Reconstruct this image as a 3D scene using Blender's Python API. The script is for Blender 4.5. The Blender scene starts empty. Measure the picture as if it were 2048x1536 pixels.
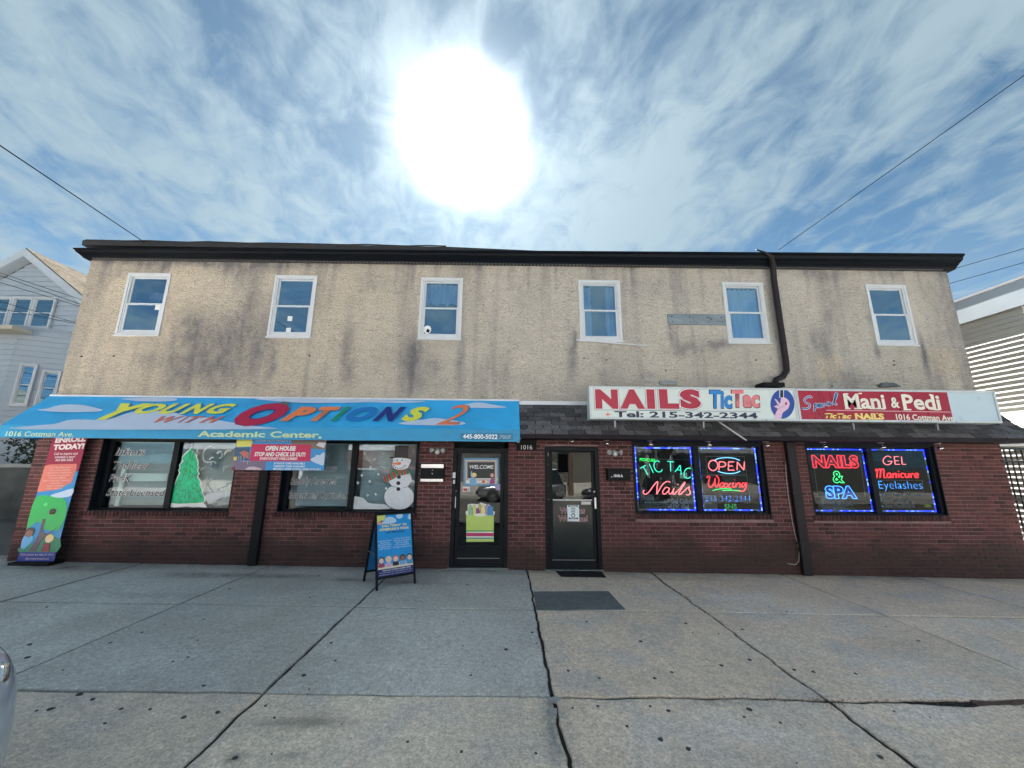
import bpy, bmesh, math, random
import numpy as np
from mathutils import Vector, Matrix, noise as mnoise
from mathutils.geometry import tessellate_polygon
random.seed(7)
RNG = np.random.default_rng(11)
S = bpy.context.scene
COL = S.collection
rad = math.radians

# ------------------------------------------------------------------ camera
F_PX, YAW, PITCH, ROLL = 770.0, rad(.99), rad(11.89), rad(.44)
CAM = Vector((0, 0, 1.78))
_f = Vector((math.sin(YAW)*math.cos(PITCH), math.cos(YAW)*math.cos(PITCH), math.sin(PITCH)))
_r = Vector((math.cos(YAW), -math.sin(YAW), 0)); _u = _r.cross(_f)
RX = _r*math.cos(ROLL)+_u*math.sin(ROLL); UX = -_r*math.sin(ROLL)+_u*math.cos(ROLL)
cd = bpy.data.cameras.new('camera'); cam = bpy.data.objects.new('camera', cd); COL.objects.link(cam)
cd.sensor_width = 36; cd.lens = F_PX/2048*36; cd.clip_end = 4000; cd.clip_start = .05
M4 = Matrix((( RX.x, UX.x, -_f.x, CAM.x), (RX.y, UX.y, -_f.y, CAM.y), (RX.z, UX.z, -_f.z, CAM.z), (0, 0, 0, 1)))
cam.matrix_world = M4
S.camera = cam

# ------------------------------------------------------------------ light
SUN_EL, SUN_AZ = rad(44.2), rad(-7.6)      # azimuth from +Y, negative = towards -X
sund = Vector((math.sin(SUN_AZ)*math.cos(SUN_EL), math.cos(SUN_AZ)*math.cos(SUN_EL), math.sin(SUN_EL)))
sl = bpy.data.lights.new('sun', 'SUN'); sl.energy = 5.0; sl.angle = rad(.6); sl.color = (1, .95, .87)
so = bpy.data.objects.new('sun', sl); COL.objects.link(so)
so.rotation_euler = sund.to_track_quat('Z', 'Y').to_euler(); so.location = (0, 0, 30)
S.view_settings.view_transform = 'Standard'; S.view_settings.look = 'None'
S.view_settings.exposure = 3.0; S.view_settings.gamma = 1; S.view_settings.use_curve_mapping = False

W = bpy.data.worlds.new('World'); S.world = W; W.use_nodes = True
nt = W.node_tree; N = nt.nodes; L = nt.links; N.clear()
def wn(t, **k):
    n = N.new(t)
    for a, b in k.items(): setattr(n, a, b)
    return n
def wm(op, a, b=None, clamp=False, c=None):
    n = N.new('ShaderNodeMath'); n.operation = op; n.use_clamp = clamp
    for i, v in enumerate((a, b, c)):
        if v is None: continue
        if isinstance(v, (int, float)): n.inputs[i].default_value = v
        else: L.new(v, n.inputs[i])
    return n.outputs[0]
sky = wn('ShaderNodeTexSky'); sky.sky_type = 'NISHITA'; sky.sun_disc = False
sky.sun_elevation = SUN_EL; sky.sun_rotation = SUN_AZ; sky.altitude = 50
sky.air_density = .235; sky.dust_density = .05; sky.ozone_density = 1.6
tc = wn('ShaderNodeTexCoord'); sp = wn('ShaderNodeSeparateXYZ'); L.new(tc.outputs['Generated'], sp.inputs[0])
zc = wm('ADD', wm('MAXIMUM', sp.outputs[2], 0.0), .16)
cx_ = wm('DIVIDE', sp.outputs[0], zc); cy_ = wm('DIVIDE', sp.outputs[1], zc)
def wnoise(sx, sy, scale, detail, rough, dist, off=(0, 0, 0), shear=0.0):
    cmb = wn('ShaderNodeCombineXYZ')
    L.new(wm('ADD', wm('MULTIPLY', cx_, sx), wm('MULTIPLY_ADD', cy_, shear, False, off[0])), cmb.inputs[0])
    L.new(wm('MULTIPLY_ADD', cy_, sy, False, off[1]), cmb.inputs[1]); cmb.inputs[2].default_value = off[2]
    n = wn('ShaderNodeTexNoise'); n.inputs['Scale'].default_value = scale; n.inputs['Detail'].default_value = detail
    n.inputs['Roughness'].default_value = rough; n.inputs['Distortion'].default_value = dist
    L.new(cmb.outputs[0], n.inputs['Vector']); return n.outputs['Fac']
def wmap(v, a, b, c, d, mode='SMOOTHSTEP'):
    n = wn('ShaderNodeMapRange'); n.interpolation_type = mode
    for i, q in enumerate((a, b, c, d)): n.inputs[i+1].default_value = q
    L.new(v, n.inputs[0]); return n.outputs[0]
broad = wnoise(1.0, .5, .95, 3, .5, .4, (3.1, 1.7, 0), .15)
streak = wnoise(1.0, .36, 2.9, 9, .60, 1.1, (9.4, 5.2, 2.0), .25)
mottle = wnoise(1.0, .75, 9.5, 7, .58, .6, (1.0, 2.0, 5.0), .1)
veil = wnoise(1.0, .4, 1.5, 5, .55, .6, (7.7, 8.2, 9.0), -.2)
dens = wm('ADD', wm('MULTIPLY', streak, .50), wm('MULTIPLY', mottle, .52))
dens = wm('ADD', dens, wm('MULTIPLY', broad, .62))
cmask = wmap(dens, .65, .97, 0, 1)
vmask = wmap(veil, .42, .74, .05, .45)
mask = wm('MAXIMUM', wm('MULTIPLY', cmask, .86), vmask)
dt = wn('ShaderNodeVectorMath', operation='DOT_PRODUCT'); L.new(tc.outputs['Generated'], dt.inputs[0]); dt.inputs[1].default_value = tuple(sund)
ang = wm('ARCCOSINE', wm('MINIMUM', wm('MAXIMUM', dt.outputs['Value'], -1.0), 1.0))
# forward scattering of the veiled sun: a tight burnt-out core and a wide aureole
core = wm('POWER', 2.718, wm('MULTIPLY', wm('POWER', wm('DIVIDE', ang, .070), 2.0), -1.0))
aur = wm('POWER', 2.718, wm('MULTIPLY', wm('DIVIDE', ang, .20), -1.0))
gl = wm('ADD', wm('MULTIPLY', core, 3.0), wm('MULTIPLY', aur, wm('MULTIPLY_ADD', mask, .045, False, .045)))
tn = wn('ShaderNodeVectorMath', operation='MULTIPLY'); L.new(sky.outputs[0], tn.inputs[0]); tn.inputs[1].default_value = (.74, .96, .80)
bg1 = wn('ShaderNodeBackground'); L.new(tn.outputs[0], bg1.inputs[0]); bg1.inputs[1].default_value = .05
bg2 = wn('ShaderNodeBackground'); bg2.inputs[0].default_value = (.68, .89, 1.0, 1)
L.new(wm('MULTIPLY_ADD', aur, .07, False, .084), bg2.inputs[1])
bg3 = wn('ShaderNodeBackground'); bg3.inputs[0].default_value = (.94, .97, 1, 1); L.new(gl, bg3.inputs[1])
mx = wn('ShaderNodeMixShader'); L.new(mask, mx.inputs[0]); L.new(bg1.outputs[0], mx.inputs[1]); L.new(bg2.outputs[0], mx.inputs[2])
ad = wn('ShaderNodeAddShader'); L.new(mx.outputs[0], ad.inputs[0]); L.new(bg3.outputs[0], ad.inputs[1])
wo = wn('ShaderNodeOutputWorld'); L.new(ad.outputs[0], wo.inputs[0])

# ------------------------------------------------------------------ materials
def lin(c): c /= 255; return c/12.92 if c <= .04045 else ((c+.055)/1.055)**2.4
def C(r, g, b, k=1.0): return tuple(min(.88, lin(v)*k) for v in (r, g, b))
_mc = {}
def mat(name, col, rough=.6, metal=0, var=0, vs=4, bump=0, bs=60, bd=.004, emis=0, spec=.5, coat=0, attr=None, rnd=0, dirt=None, alpha=1, stretch=None, trans=0):
    """procedural principled material: base colour with noise variation, fine bump, optional per-object random tone"""
    if name in _mc: return _mc[name]
    m = bpy.data.materials.new(name); m.use_nodes = True; t = m.node_tree; n = t.nodes; l = t.links
    b = n['Principled BSDF']; b.inputs['Roughness'].default_value = rough; b.inputs['Metallic'].default_value = metal
    b.inputs['Specular IOR Level'].default_value = spec; b.inputs['Coat Weight'].default_value = coat
    b.inputs['Alpha'].default_value = alpha; b.inputs['Transmission Weight'].default_value = trans
    cur = n.new('ShaderNodeRGB'); cur.outputs[0].default_value = (*col, 1); cur = cur.outputs[0]
    co = n.new('ShaderNodeTexCoord'); src = co.outputs['Object']
    if stretch:
        mp = n.new('ShaderNodeMapping'); mp.inputs['Scale'].default_value = stretch; l.new(src, mp.inputs[0]); src = mp.outputs[0]
    def scale(fac_out, lo, hi):
        nonlocal cur
        mr = n.new('ShaderNodeMapRange'); l.new(fac_out, mr.inputs[0]); mr.inputs[3].default_value = lo; mr.inputs[4].default_value = hi
        mr.inputs[1].default_value = .25; mr.inputs[2].default_value = .75
        vm = n.new('ShaderNodeVectorMath'); vm.operation = 'SCALE'; l.new(cur, vm.inputs[0]); l.new(mr.outputs[0], vm.inputs['Scale']); cur = vm.outputs[0]
    if var:
        z = n.new('ShaderNodeTexNoise'); z.inputs['Scale'].default_value = vs; z.inputs['Detail'].default_value = 7; z.inputs['Roughness'].default_value = .65
        l.new(src, z.inputs['Vector']); scale(z.outputs['Fac'], 1-var, 1+var)
        z2 = n.new('ShaderNodeTexNoise'); z2.inputs['Scale'].default_value = vs*.23; z2.inputs['Detail'].default_value = 3
        l.new(src, z2.inputs['Vector']); scale(z2.outputs['Fac'], 1-var*.6, 1+var*.6)
        l.new(z.outputs['Fac'], (mr := n.new('ShaderNodeMapRange')).inputs[0]); mr.inputs[3].default_value = max(.02, rough-.12); mr.inputs[4].default_value = min(1, rough+.12)
        l.new(mr.outputs[0], b.inputs['Roughness'])
    if rnd:
        oi = n.new('ShaderNodeObjectInfo'); scale(oi.outputs['Random'], 1-rnd, 1+rnd)
    if attr:
        at_ = n.new('ShaderNodeAttribute'); at_.attribute_name = attr
        vm = n.new('ShaderNodeVectorMath'); vm.operation = 'MULTIPLY'; l.new(cur, vm.inputs[0]); l.new(at_.outputs['Color'], vm.inputs[1]); cur = vm.outputs[0]
    if dirt:                                   # splash dirt low on a wall: (height, colour, amount)
        g = n.new('ShaderNodeNewGeometry'); s = n.new('ShaderNodeSeparateXYZ'); l.new(g.outputs['Position'], s.inputs[0])
        z = n.new('ShaderNodeTexNoise'); z.inputs['Scale'].default_value = 1.3; z.inputs['Detail'].default_value = 5; l.new(g.outputs['Position'], z.inputs['Vector'])
        a = n.new('ShaderNodeMath'); a.operation = 'MULTIPLY_ADD'; l.new(z.outputs['Fac'], a.inputs[0]); a.inputs[1].default_value = -.9; l.new(s.outputs[2], a.inputs[2])
        mr = n.new('ShaderNodeMapRange'); mr.interpolation_type = 'SMOOTHSTEP'; l.new(a.outputs[0], mr.inputs[0])
        mr.inputs[1].default_value = dirt[0]-.62; mr.inputs[2].default_value = dirt[0]-.30; mr.inputs[3].default_value = dirt[2]; mr.inputs[4].default_value = 0
        mi = n.new('ShaderNodeMix'); mi.data_type = 'RGBA'; l.new(mr.outputs[0], mi.inputs[0]); l.new(cur, mi.inputs[6]); mi.inputs[7].default_value = (*dirt[1], 1); cur = mi.outputs[2]
    l.new(cur, b.inputs['Base Color'])
    if emis: l.new(cur, b.inputs['Emission Color']); b.inputs['Emission Strength'].default_value = emis
    if bump:
        z = n.new('ShaderNodeTexNoise'); z.inputs['Scale'].default_value = bs; z.inputs['Detail'].default_value = 4; l.new(src, z.inputs['Vector'])
        bp = n.new('ShaderNodeBump'); bp.inputs['Strength'].default_value = bump; bp.inputs['Distance'].default_value = bd
        l.new(z.outputs['Fac'], bp.inputs['Height']); l.new(bp.outputs[0], b.inputs['Normal'])
    _mc[name] = m; return m
def glass(name, refl, tint=(.75, .85, .9), rough=0.0, wave=.0, ior=1.5, gcol=(.93, .97, 1)):
    if name in _mc: return _mc[name]
    m = bpy.data.materials.new(name); m.use_nodes = True; t = m.node_tree; n = t.nodes; l = t.links; n.clear()
    o = n.new('ShaderNodeOutputMaterial'); mx = n.new('ShaderNodeMixShader'); tr = n.new('ShaderNodeBsdfTransparent'); gl = n.new('ShaderNodeBsdfGlossy')
    tr.inputs[0].default_value = (*tint, 1); gl.inputs['Color'].default_value = (*gcol, 1); gl.inputs['Roughness'].default_value = rough
    fr = n.new('ShaderNodeFresnel'); fr.inputs[0].default_value = ior; a = n.new('ShaderNodeMath'); a.operation = 'ADD'; a.use_clamp = True
    l.new(fr.outputs[0], a.inputs[0]); a.inputs[1].default_value = refl
    if wave:
        z = n.new('ShaderNodeTexNoise'); z.inputs['Scale'].default_value = 1.6; co = n.new('ShaderNodeTexCoord'); l.new(co.outputs['Object'], z.inputs['Vector'])
        bp = n.new('ShaderNodeBump'); bp.inputs['Strength'].default_value = wave; bp.inputs['Distance'].default_value = .02
        l.new(z.outputs['Fac'], bp.inputs['Height']); l.new(bp.outputs[0], gl.inputs['Normal'])
    ge = n.new('ShaderNodeNewGeometry'); iv = n.new('ShaderNodeMath'); iv.operation = 'SUBTRACT'; iv.inputs[0].default_value = 1; l.new(ge.outputs['Backfacing'], iv.inputs[1])
    mu = n.new('ShaderNodeMath'); mu.operation = 'MULTIPLY'; l.new(a.outputs[0], mu.inputs[0]); l.new(iv.outputs[0], mu.inputs[1])
    l.new(mu.outputs[0], mx.inputs[0]); l.new(tr.outputs[0], mx.inputs[1]); l.new(gl.outputs[0], mx.inputs[2]); l.new(mx.outputs[0], o.inputs[0])
    _mc[name] = m; return m
def flat(r, g, b, k=1.0, rough=.45): return mat('print_%d_%d_%d_%d' % (r, g, b, int(k*100)), C(r, g, b, k), rough, var=.05, vs=6)
def neon(r, g, b, e): return mat('neon_%d_%d_%d_%d' % (r, g, b, int(e*10)), C(r, g, b), .3, emis=e*.22)

black = mat('black_aluminium', (.007, .010, .014), .5, var=.15, vs=9, bump=.1, bs=200, spec=.15)
blackm = mat('matt_black', (.008, .009, .011), .65, var=.2, spec=.2)
whitep = mat('white_vinyl', (.60, .63, .66), .4, var=.06, vs=5)
steel = mat('brushed_steel', (.55, .56, .58), .32, 1, var=.12, vs=20)
brownm = mat('dark_brown_metal', (.020, .015, .018), .5, spec=.25, var=.22, vs=8, bump=.15, bs=40)
greym = mat('grey_metal', (.25, .26, .27), .45, .6, var=.15, vs=12)
paperw = mat('white_paper', (.75, .77, .78), .7, var=.04)

# ------------------------------------------------------------------ object helpers
def link(name, me, m=None, parent=None, loc=None):
    o = bpy.data.objects.new(name, me); COL.objects.link(o)
    if m is not None and me is not None:
        for q in (m if isinstance(m, (list, tuple)) else [m]): me.materials.append(q)
    if parent is not None:
        o.parent = parent
    if loc is not None: o.location = loc
    return o
def thing(name, label, cat, loc=(0, 0, 0), rz=0, group=None):
    o = bpy.data.objects.new(name, None); COL.objects.link(o); o.location = loc; o.rotation_euler = (0, 0, rz); o.empty_display_size = .1
    o['label'] = label; o['category'] = cat
    if group: o['group'] = group
    return o
def tag(o, label, cat, group=None):
    o['label'] = label; o['category'] = cat
    if group: o['group'] = group
    return o
class MB:
    """collects shapes into one mesh"""
    def __init__(s): s.v = []; s.f = []; s.mi = []; s.cur = 0; s.col = []; s.c = None
    def add(s, vs, fs):
        k = len(s.v); s.v += [tuple(q) for q in vs]; s.f += [tuple(i+k for i in f) for f in fs]; s.mi += [s.cur]*len(fs)
        if s.c is not None: s.col += [s.c]*len(vs)
        return s
    def box(s, x0, x1, y0, y1, z0, z1):
        return s.add([(x0,y0,z0),(x1,y0,z0),(x1,y1,z0),(x0,y1,z0),(x0,y0,z1),(x1,y0,z1),(x1,y1,z1),(x0,y1,z1)],
                     [(0,3,2,1),(4,5,6,7),(0,1,5,4),(1,2,6,5),(2,3,7,6),(3,0,4,7)])
    def hexa(s, p):                                # 8 points, bottom 4 then top 4
        return s.add(p, [(0,3,2,1),(4,5,6,7),(0,1,5,4),(1,2,6,5),(2,3,7,6),(3,0,4,7)])
    def tube(s, pts, r, n=8, cap=True):
        pts = [Vector(p) for p in pts]; vs = []; fs = []
        rr = r if isinstance(r, (list, tuple)) else [r]*len(pts); up = None
        for i, p in enumerate(pts):
            d = (pts[min(i+1, len(pts)-1)]-pts[max(i-1, 0)]).normalized()
            if up is None:
                up = Vector((0, 0, 1)) if abs(d.z) < .9 else Vector((0, 1, 0))
            a = up.cross(d)
            if a.length < 1e-4: a = Vector((1, 0, 0)).cross(d)
            a.normalize(); b = d.cross(a); up = b
            for k in range(n):
                t = 2*math.pi*k/n; vs.append(p+(a*math.cos(t)+b*math.sin(t))*rr[i])
        for i in range(len(pts)-1):
            for k in range(n): fs.append((i*n+k, i*n+(k+1) % n, (i+1)*n+(k+1) % n, (i+1)*n+k))
        if cap: fs.append(tuple(range(n))[::-1]); fs.append(tuple(range((len(pts)-1)*n, len(pts)*n)))
        return s.add(vs, fs)
    def lathe(s, o, ax, prof, n=16):               # prof: (distance along axis, radius)
        o = Vector(o); ax = Vector(ax).normalized(); a = ax.orthogonal().normalized(); b = ax.cross(a); vs = []; fs = []
        for h, r in prof:
            for k in range(n):
                t = 2*math.pi*k/n; vs.append(o+ax*h+(a*math.cos(t)+b*math.sin(t))*r)
        for i in range(len(prof)-1):
            for k in range(n): fs.append((i*n+k, i*n+(k+1) % n, (i+1)*n+(k+1) % n, (i+1)*n+k))
        fs.append(tuple(range(n))[::-1]); fs.append(tuple(range((len(prof)-1)*n, len(prof)*n)))
        return s.add(vs, fs)
    def build(s, name, m, parent=None, smooth=False, bevel=0, attr=None):
        me = bpy.data.meshes.new(name); me.from_pydata(s.v, [], s.f); 
        o = link(name, me, m, parent)
        if s.cur or any(s.mi): me.polygons.foreach_set('material_index', s.mi)
        if s.col:
            ca = me.color_attributes.new(attr or 'tone', 'FLOAT_COLOR', 'POINT')
            ca.data.foreach_set('color', np.array([(c, c, c, 1) if isinstance(c, float) else (*c, 1) for c in s.col], dtype=np.float32).ravel())
        if smooth: me.shade_smooth()
        if bevel:
            b = o.modifiers.new('bevel', 'BEVEL'); b.width = bevel; b.segments = 2; b.limit_method = 'ANGLE'
        me.update(); return o
class Fr:
    """a flat surface: origin o, right u, up v, outward n. P(a,b,w) -> world; hit(px,py) -> (a,b) seen through a photo pixel"""
    def __init__(s, o, u, v): s.o = Vector(o); s.u = Vector(u).normalized(); s.v = Vector(v).normalized(); s.n = s.u.cross(s.v)
    def P(s, a, b, w=0): return s.o+s.u*a+s.v*b+s.n*w
    def hit(s, px, py):
        d = _f*F_PX+RX*(px-1024)-UX*(py-768); t = (s.o-CAM).dot(s.n)/d.dot(s.n); q = CAM+d*t-s.o
        return q.dot(s.u), q.dot(s.v)
    def rect(s, xl, yt, xr, yb):
        xm, ym = (xl+xr)/2, (yt+yb)/2
        return s.hit(xl, ym)[0], s.hit(xr, ym)[0], s.hit(xm, yb)[1], s.hit(xm, yt)[1]
def at(px, py, Y):
    d = _f*F_PX+RX*(px-1024)-UX*(py-768); return CAM+d*((Y-CAM.y)/d.y)
def facade(Y): return Fr((0, Y, 0), (1, 0, 0), (0, 0, 1))
def gz(x): return -.0136*x                         # the pavement falls gently to the right

def polymesh(mb, fr, pts, w0, w1=None):            # concave outline as a thin raised shape
    w1 = w0+.0012 if w1 is None else w1
    tris = tessellate_polygon([[Vector((p[0], p[1], 0)) for p in pts]]); n = len(pts)
    area = sum(pts[i][0]*pts[(i+1) % n][1]-pts[(i+1) % n][0]*pts[i][1] for i in range(n))
    vs = [fr.P(a, b, w1) for a, b in pts]+[fr.P(a, b, w0) for a, b in pts]; fs = []
    for t in tris:
        a = (pts[t[1]][0]-pts[t[0]][0])*(pts[t[2]][1]-pts[t[0]][1])-(pts[t[2]][0]-pts[t[0]][0])*(pts[t[1]][1]-pts[t[0]][1])
        fs.append(tuple(t) if a > 0 else tuple(t)[::-1])
    for i in range(n):
        j = (i+1) % n; fs.append((i, i+n, j+n, j) if area > 0 else (j, j+n, i+n, i))
    mb.add(vs, fs)
def smooth_pts(pts, k=4, closed=True):
    out = []; n = len(pts); rng = range(n if closed else n-1)
    g = (lambda i: pts[i % n]) if closed else (lambda i: pts[max(0, min(n-1, i))])
    for i in rng:
        p0, p1, p2, p3 = g(i-1), g(i), g(i+1), g(i+2)
        for q in range(k):
            t = q/k; out.append(tuple(.5*((2*p1[c])+(-p0[c]+p2[c])*t+(2*p0[c]-5*p1[c]+4*p2[c]-p3[c])*t*t+(-p0[c]+3*p1[c]-3*p2[c]+p3[c])*t**3) for c in range(2)))
    if not closed: out.append(tuple(pts[-1]))
    return out
def ell(cx, cy, rx, ry, n=20, a0=0, a1=360): return [(cx+rx*math.cos(rad(a0+(a1-a0)*i/n)), cy+ry*math.sin(rad(a0+(a1-a0)*i/n))) for i in range(n if a1-a0 == 360 else n+1)]
class Pix:
    """reads coordinates off an enlargement of the photo (origin and scale) onto surface fr"""
    def __init__(s, fr, ox=0, oy=0, k=1.0): s.fr, s.ox, s.oy, s.k = fr, ox, oy, k
    def p(s, x, y): return s.fr.hit(s.ox+x/s.k, s.oy+y/s.k)
    def poly(s, mb, pts, w, sm=0, w1=None):
        q = [s.p(*a) for a in pts]
        if sm: q = smooth_pts(q, sm)
        polymesh(mb, s.fr, q, w, w1)
    def line(s, mb, pts, wid, w, sm=3):            # painted stroke, wid in metres
        q = [s.p(*a) for a in pts]
        if sm and len(q) > 2: q = smooth_pts(q, sm, False)
        lft, rgt = [], []
        for i, a in enumerate(q):
            b0, b1 = q[max(0, i-1)], q[min(len(q)-1, i+1)]; d = Vector((b1[0]-b0[0], b1[1]-b0[1])); d.normalize() if d.length else None
            lft.append((a[0]-d.y*wid/2, a[1]+d.x*wid/2)); rgt.append((a[0]+d.y*wid/2, a[1]-d.x*wid/2))
        n = len(q); vs = [s.fr.P(a, b, w) for a, b in lft+rgt]; mb.add(vs, [(i+n, i+1+n, i+1, i) for i in range(n-1)])
    def tube(s, mb, pts, r, w, sm=4):
        q = [s.p(*a) for a in pts]
        if sm and len(q) > 2: q = smooth_pts(q, sm, False)
        mb.tube([s.fr.P(a, b, w) for a, b in q], r, 6)
    def text(s, name, body, box, m, parent, w=.002, **k):
        xl, yt, xr, yb = box
        return text(name, body, s.fr, s.fr.rect(s.ox+xl/s.k, s.oy+yt/s.k, s.ox+xr/s.k, s.oy+yb/s.k), m, parent, w, **k)
def text(name, body, fr, box, m, parent, w=.002, bold=.02, shear=0, rise=0, depth=.0006, outline=0, grow=0, spacing=1.0, slab=False):
    cu = bpy.data.curves.new('tmp', 'FONT'); cu.body = body; cu.resolution_u = 3; cu.shear = shear; cu.space_character = spacing
    cu.space_line = .95; cu.align_x = 'CENTER'
    if outline: cu.fill_mode = 'NONE'; cu.bevel_depth = outline; cu.bevel_resolution = 1
    cu.offset = bold
    ob = bpy.data.objects.new('tmp', cu); COL.objects.link(ob); bpy.context.view_layer.update()
    me = bpy.data.meshes.new_from_object(ob); bpy.data.objects.remove(ob)
    n = len(me.vertices); co = np.empty(n*3, dtype=np.float64)
    if n == 0: return None
    me.vertices.foreach_get('co', co); co = co.reshape(-1, 3); mn, mxx = co.min(0), co.max(0)
    x0, x1, z0, z1 = box; x0 -= grow; x1 += grow; z0 -= grow; z1 += grow
    a = x0+(co[:, 0]-mn[0])/(mxx[0]-mn[0])*(x1-x0); b = z0+(co[:, 1]-mn[1])/(mxx[1]-mn[1])*(z1-z0)
    b = b+rise*(a-(x0+x1)/2); c = co[:, 2]*(z1-z0)+w if outline else np.full(n, w)
    O, U, V, Nn = (np.array(q) for q in (fr.o, fr.u, fr.v, fr.n))
    pts = O+np.outer(a, U)+np.outer(b, V)+np.outer(c, Nn)
    me.vertices.foreach_set('co', pts.ravel()); me.name = name; me.materials.clear(); me.update()
    o = link(name, me, m, parent); return o
def panel(fr, a0, a1, b0, b1, w0, w1, mb=None):
    mb = mb or MB(); p = [fr.P(a0,b0,w0),fr.P(a1,b0,w0),fr.P(a1,b0,w1),fr.P(a0,b0,w1),fr.P(a0,b1,w0),fr.P(a1,b1,w0),fr.P(a1,b1,w1),fr.P(a0,b1,w1)]
    k = len(mb.v); mb.add(p, [(0,1,2,3),(4,7,6,5),(0,4,5,1),(1,5,6,2),(2,6,7,3),(3,7,4,0)]); return mb

YF = 7.2                                            # the brick front of the building
FW = facade(YF)
XL, XR = -8.47, 9.38

# ================================================================== GROUND
gd = MB(); gd.add([(-600,-600,-.36),(600,-600,-.36),(600,900,-.36),(-600,900,-.36)], [(0,1,2,3)])
g = gd.build('ground', mat('ground_soil', (.10, .095, .08), .95, var=.3, vs=.5)); g['kind'] = 'structure'
asphalt = mat('asphalt', (.13, .128, .125), .85, var=.25, vs=3, bump=.4, bs=90, bd=.01)
r = MB(); r.add([(-80,-8.4,gz(-80)-.14),(80,-8.4,gz(80)-.14),(80,2.33,gz(80)-.14),(-80,2.33,gz(-80)-.14)], [(0,1,2,3)])
road = r.build('road', asphalt); road['kind'] = 'structure'
lm = MB()
for y in (-2.9, -3.15): lm.add([(-80,y-.05,gz(-80)-.135),(80,y-.05,gz(80)-.135),(80,y+.05,gz(80)-.135),(-80,y+.05,gz(-80)-.135)], [(0,1,2,3)])
lm.build('centre_line', mat('yellow_road_paint', (.55, .38, .05), .7, var=.2), road)
kerbm = mat('kerb_concrete', (.30, .29, .27), .85, var=.2, vs=5, bump=.3, bs=80)
def grid_surface(x0, x1, y0, y1, nx, ny, fz, fcol):
    xs = np.linspace(x0, x1, nx+1); ys = np.linspace(y0, y1, ny+1); v = []; c = []
    for yy in ys:
        for xx in xs: v.append((xx, yy, fz(xx, yy))); c.append(fcol(xx, yy))
    f = [(j*(nx+1)+i, j*(nx+1)+i+1, (j+1)*(nx+1)+i+1, (j+1)*(nx+1)+i) for j in range(ny) for i in range(nx)]
    return v, f, c
# pavement: bedding with dark dirt in the joints, slabs on top
bed = MB(); bed.add([(-30,2.62,gz(-30)-.013),(30,2.62,gz(30)-.013),(30,7.6,gz(30)-.013),(-30,7.6,gz(-30)-.013)], [(0,1,2,3)])
walk = bed.build('sidewalk', mat('joint_dirt', (.018, .017, .014), .95, var=.4, vs=20, bump=.8, bs=120, bd=.01)); walk['kind'] = 'structure'
for o_ in (-1, 1):
    far = MB(); y0, y1 = (-14, -8.55) if o_ < 0 else (0, 0)
    if o_ < 0:
        far.box(-60, 60, y0, y1, -.3, .02); fo = far.build('opposite_sidewalk', mat('far_concrete', (.48, .46, .42), .85, var=.15, vs=2)); fo['kind'] = 'structure'
        MB().box(-60, 60, -8.55, -8.4, -.3, .03).build('kerb_stone', kerbm, fo)
kb = [-22+i*2.2 for i in range(21)]
for i in range(20):
    m_ = MB(); x0, x1 = kb[i]+.005, kb[i+1]-.005
    m_.hexa([(x0,2.34,gz(x0)-.3),(x1,2.34,gz(x1)-.3),(x1,2.6,gz(x1)-.3),(x0,2.6,gz(x0)-.3),(x0,2.36,gz(x0)-.002),(x1,2.36,gz(x1)-.002),(x1,2.6,gz(x1)-.002),(x0,2.6,gz(x0)-.002)])
    m_.build('kerb_stone', kerbm, walk, bevel=.012)

def fbm(x, y, s, o=0.0, oct=4):
    return mnoise.fractal(Vector((x*s+o, y*s-o, o*1.7)), 1.0, 2.0, oct)
salt = []                                            # pale dried-salt patches: photo pixel, size along x / y in metres, amount
GP = Fr((0, 0, 0), (1, 0, -.0136), (0, 1, 0))
for px, py, sx, sy, a in ((1480,1195,.55,.28,.9),(1580,1225,.9,.3,.85),(1700,1260,.55,.2,.6),(1780,1330,.45,.25,.55),(1830,1370,.6,.22,.8),(1880,1385,.3,.1,.9),(1310,1470,.22,.16,.55),
    (1440,1440,.35,.16,.5),(1540,1470,.4,.14,.55),(1640,1510,.25,.1,.5),(1840,1430,.5,.16,.65),(1330,1195,.35,.25,.45),(1985,1250,.8,.25,.5),(1960,1190,.8,.2,.5),(2030,1330,.5,.25,.5),(1460,1155,.25,.06,1.0),(1560,1290,.5,.3,.3),(1100,1440,.05,.6,-.8),(1440,1405,.5,.05,-.55),(1140,1470,.05,.4,-.5)):
    a_, b_ = GP.hit(px, py); salt.append((a_, b_, sx, sy, a))
dark = []
for px, py, sx, sy, a in ((120,1135,1.2,.18,.5),(420,1150,.7,.16,.45),(560,1152,.5,.12,.45),(700,1160,.4,.1,.3),(640,1440,.25,.07,.35),(560,1445,.2,.05,.35),(470,1515,.05,.03,.8),(585,1512,.08,.02,.6),(1350,1158,1.0,.1,.25),(820,1165,.6,.1,.25),(300,1190,.6,.1,.2)):
    a_, b_ = GP.hit(px, py); dark.append((a_, b_, sx, sy, a))
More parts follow.
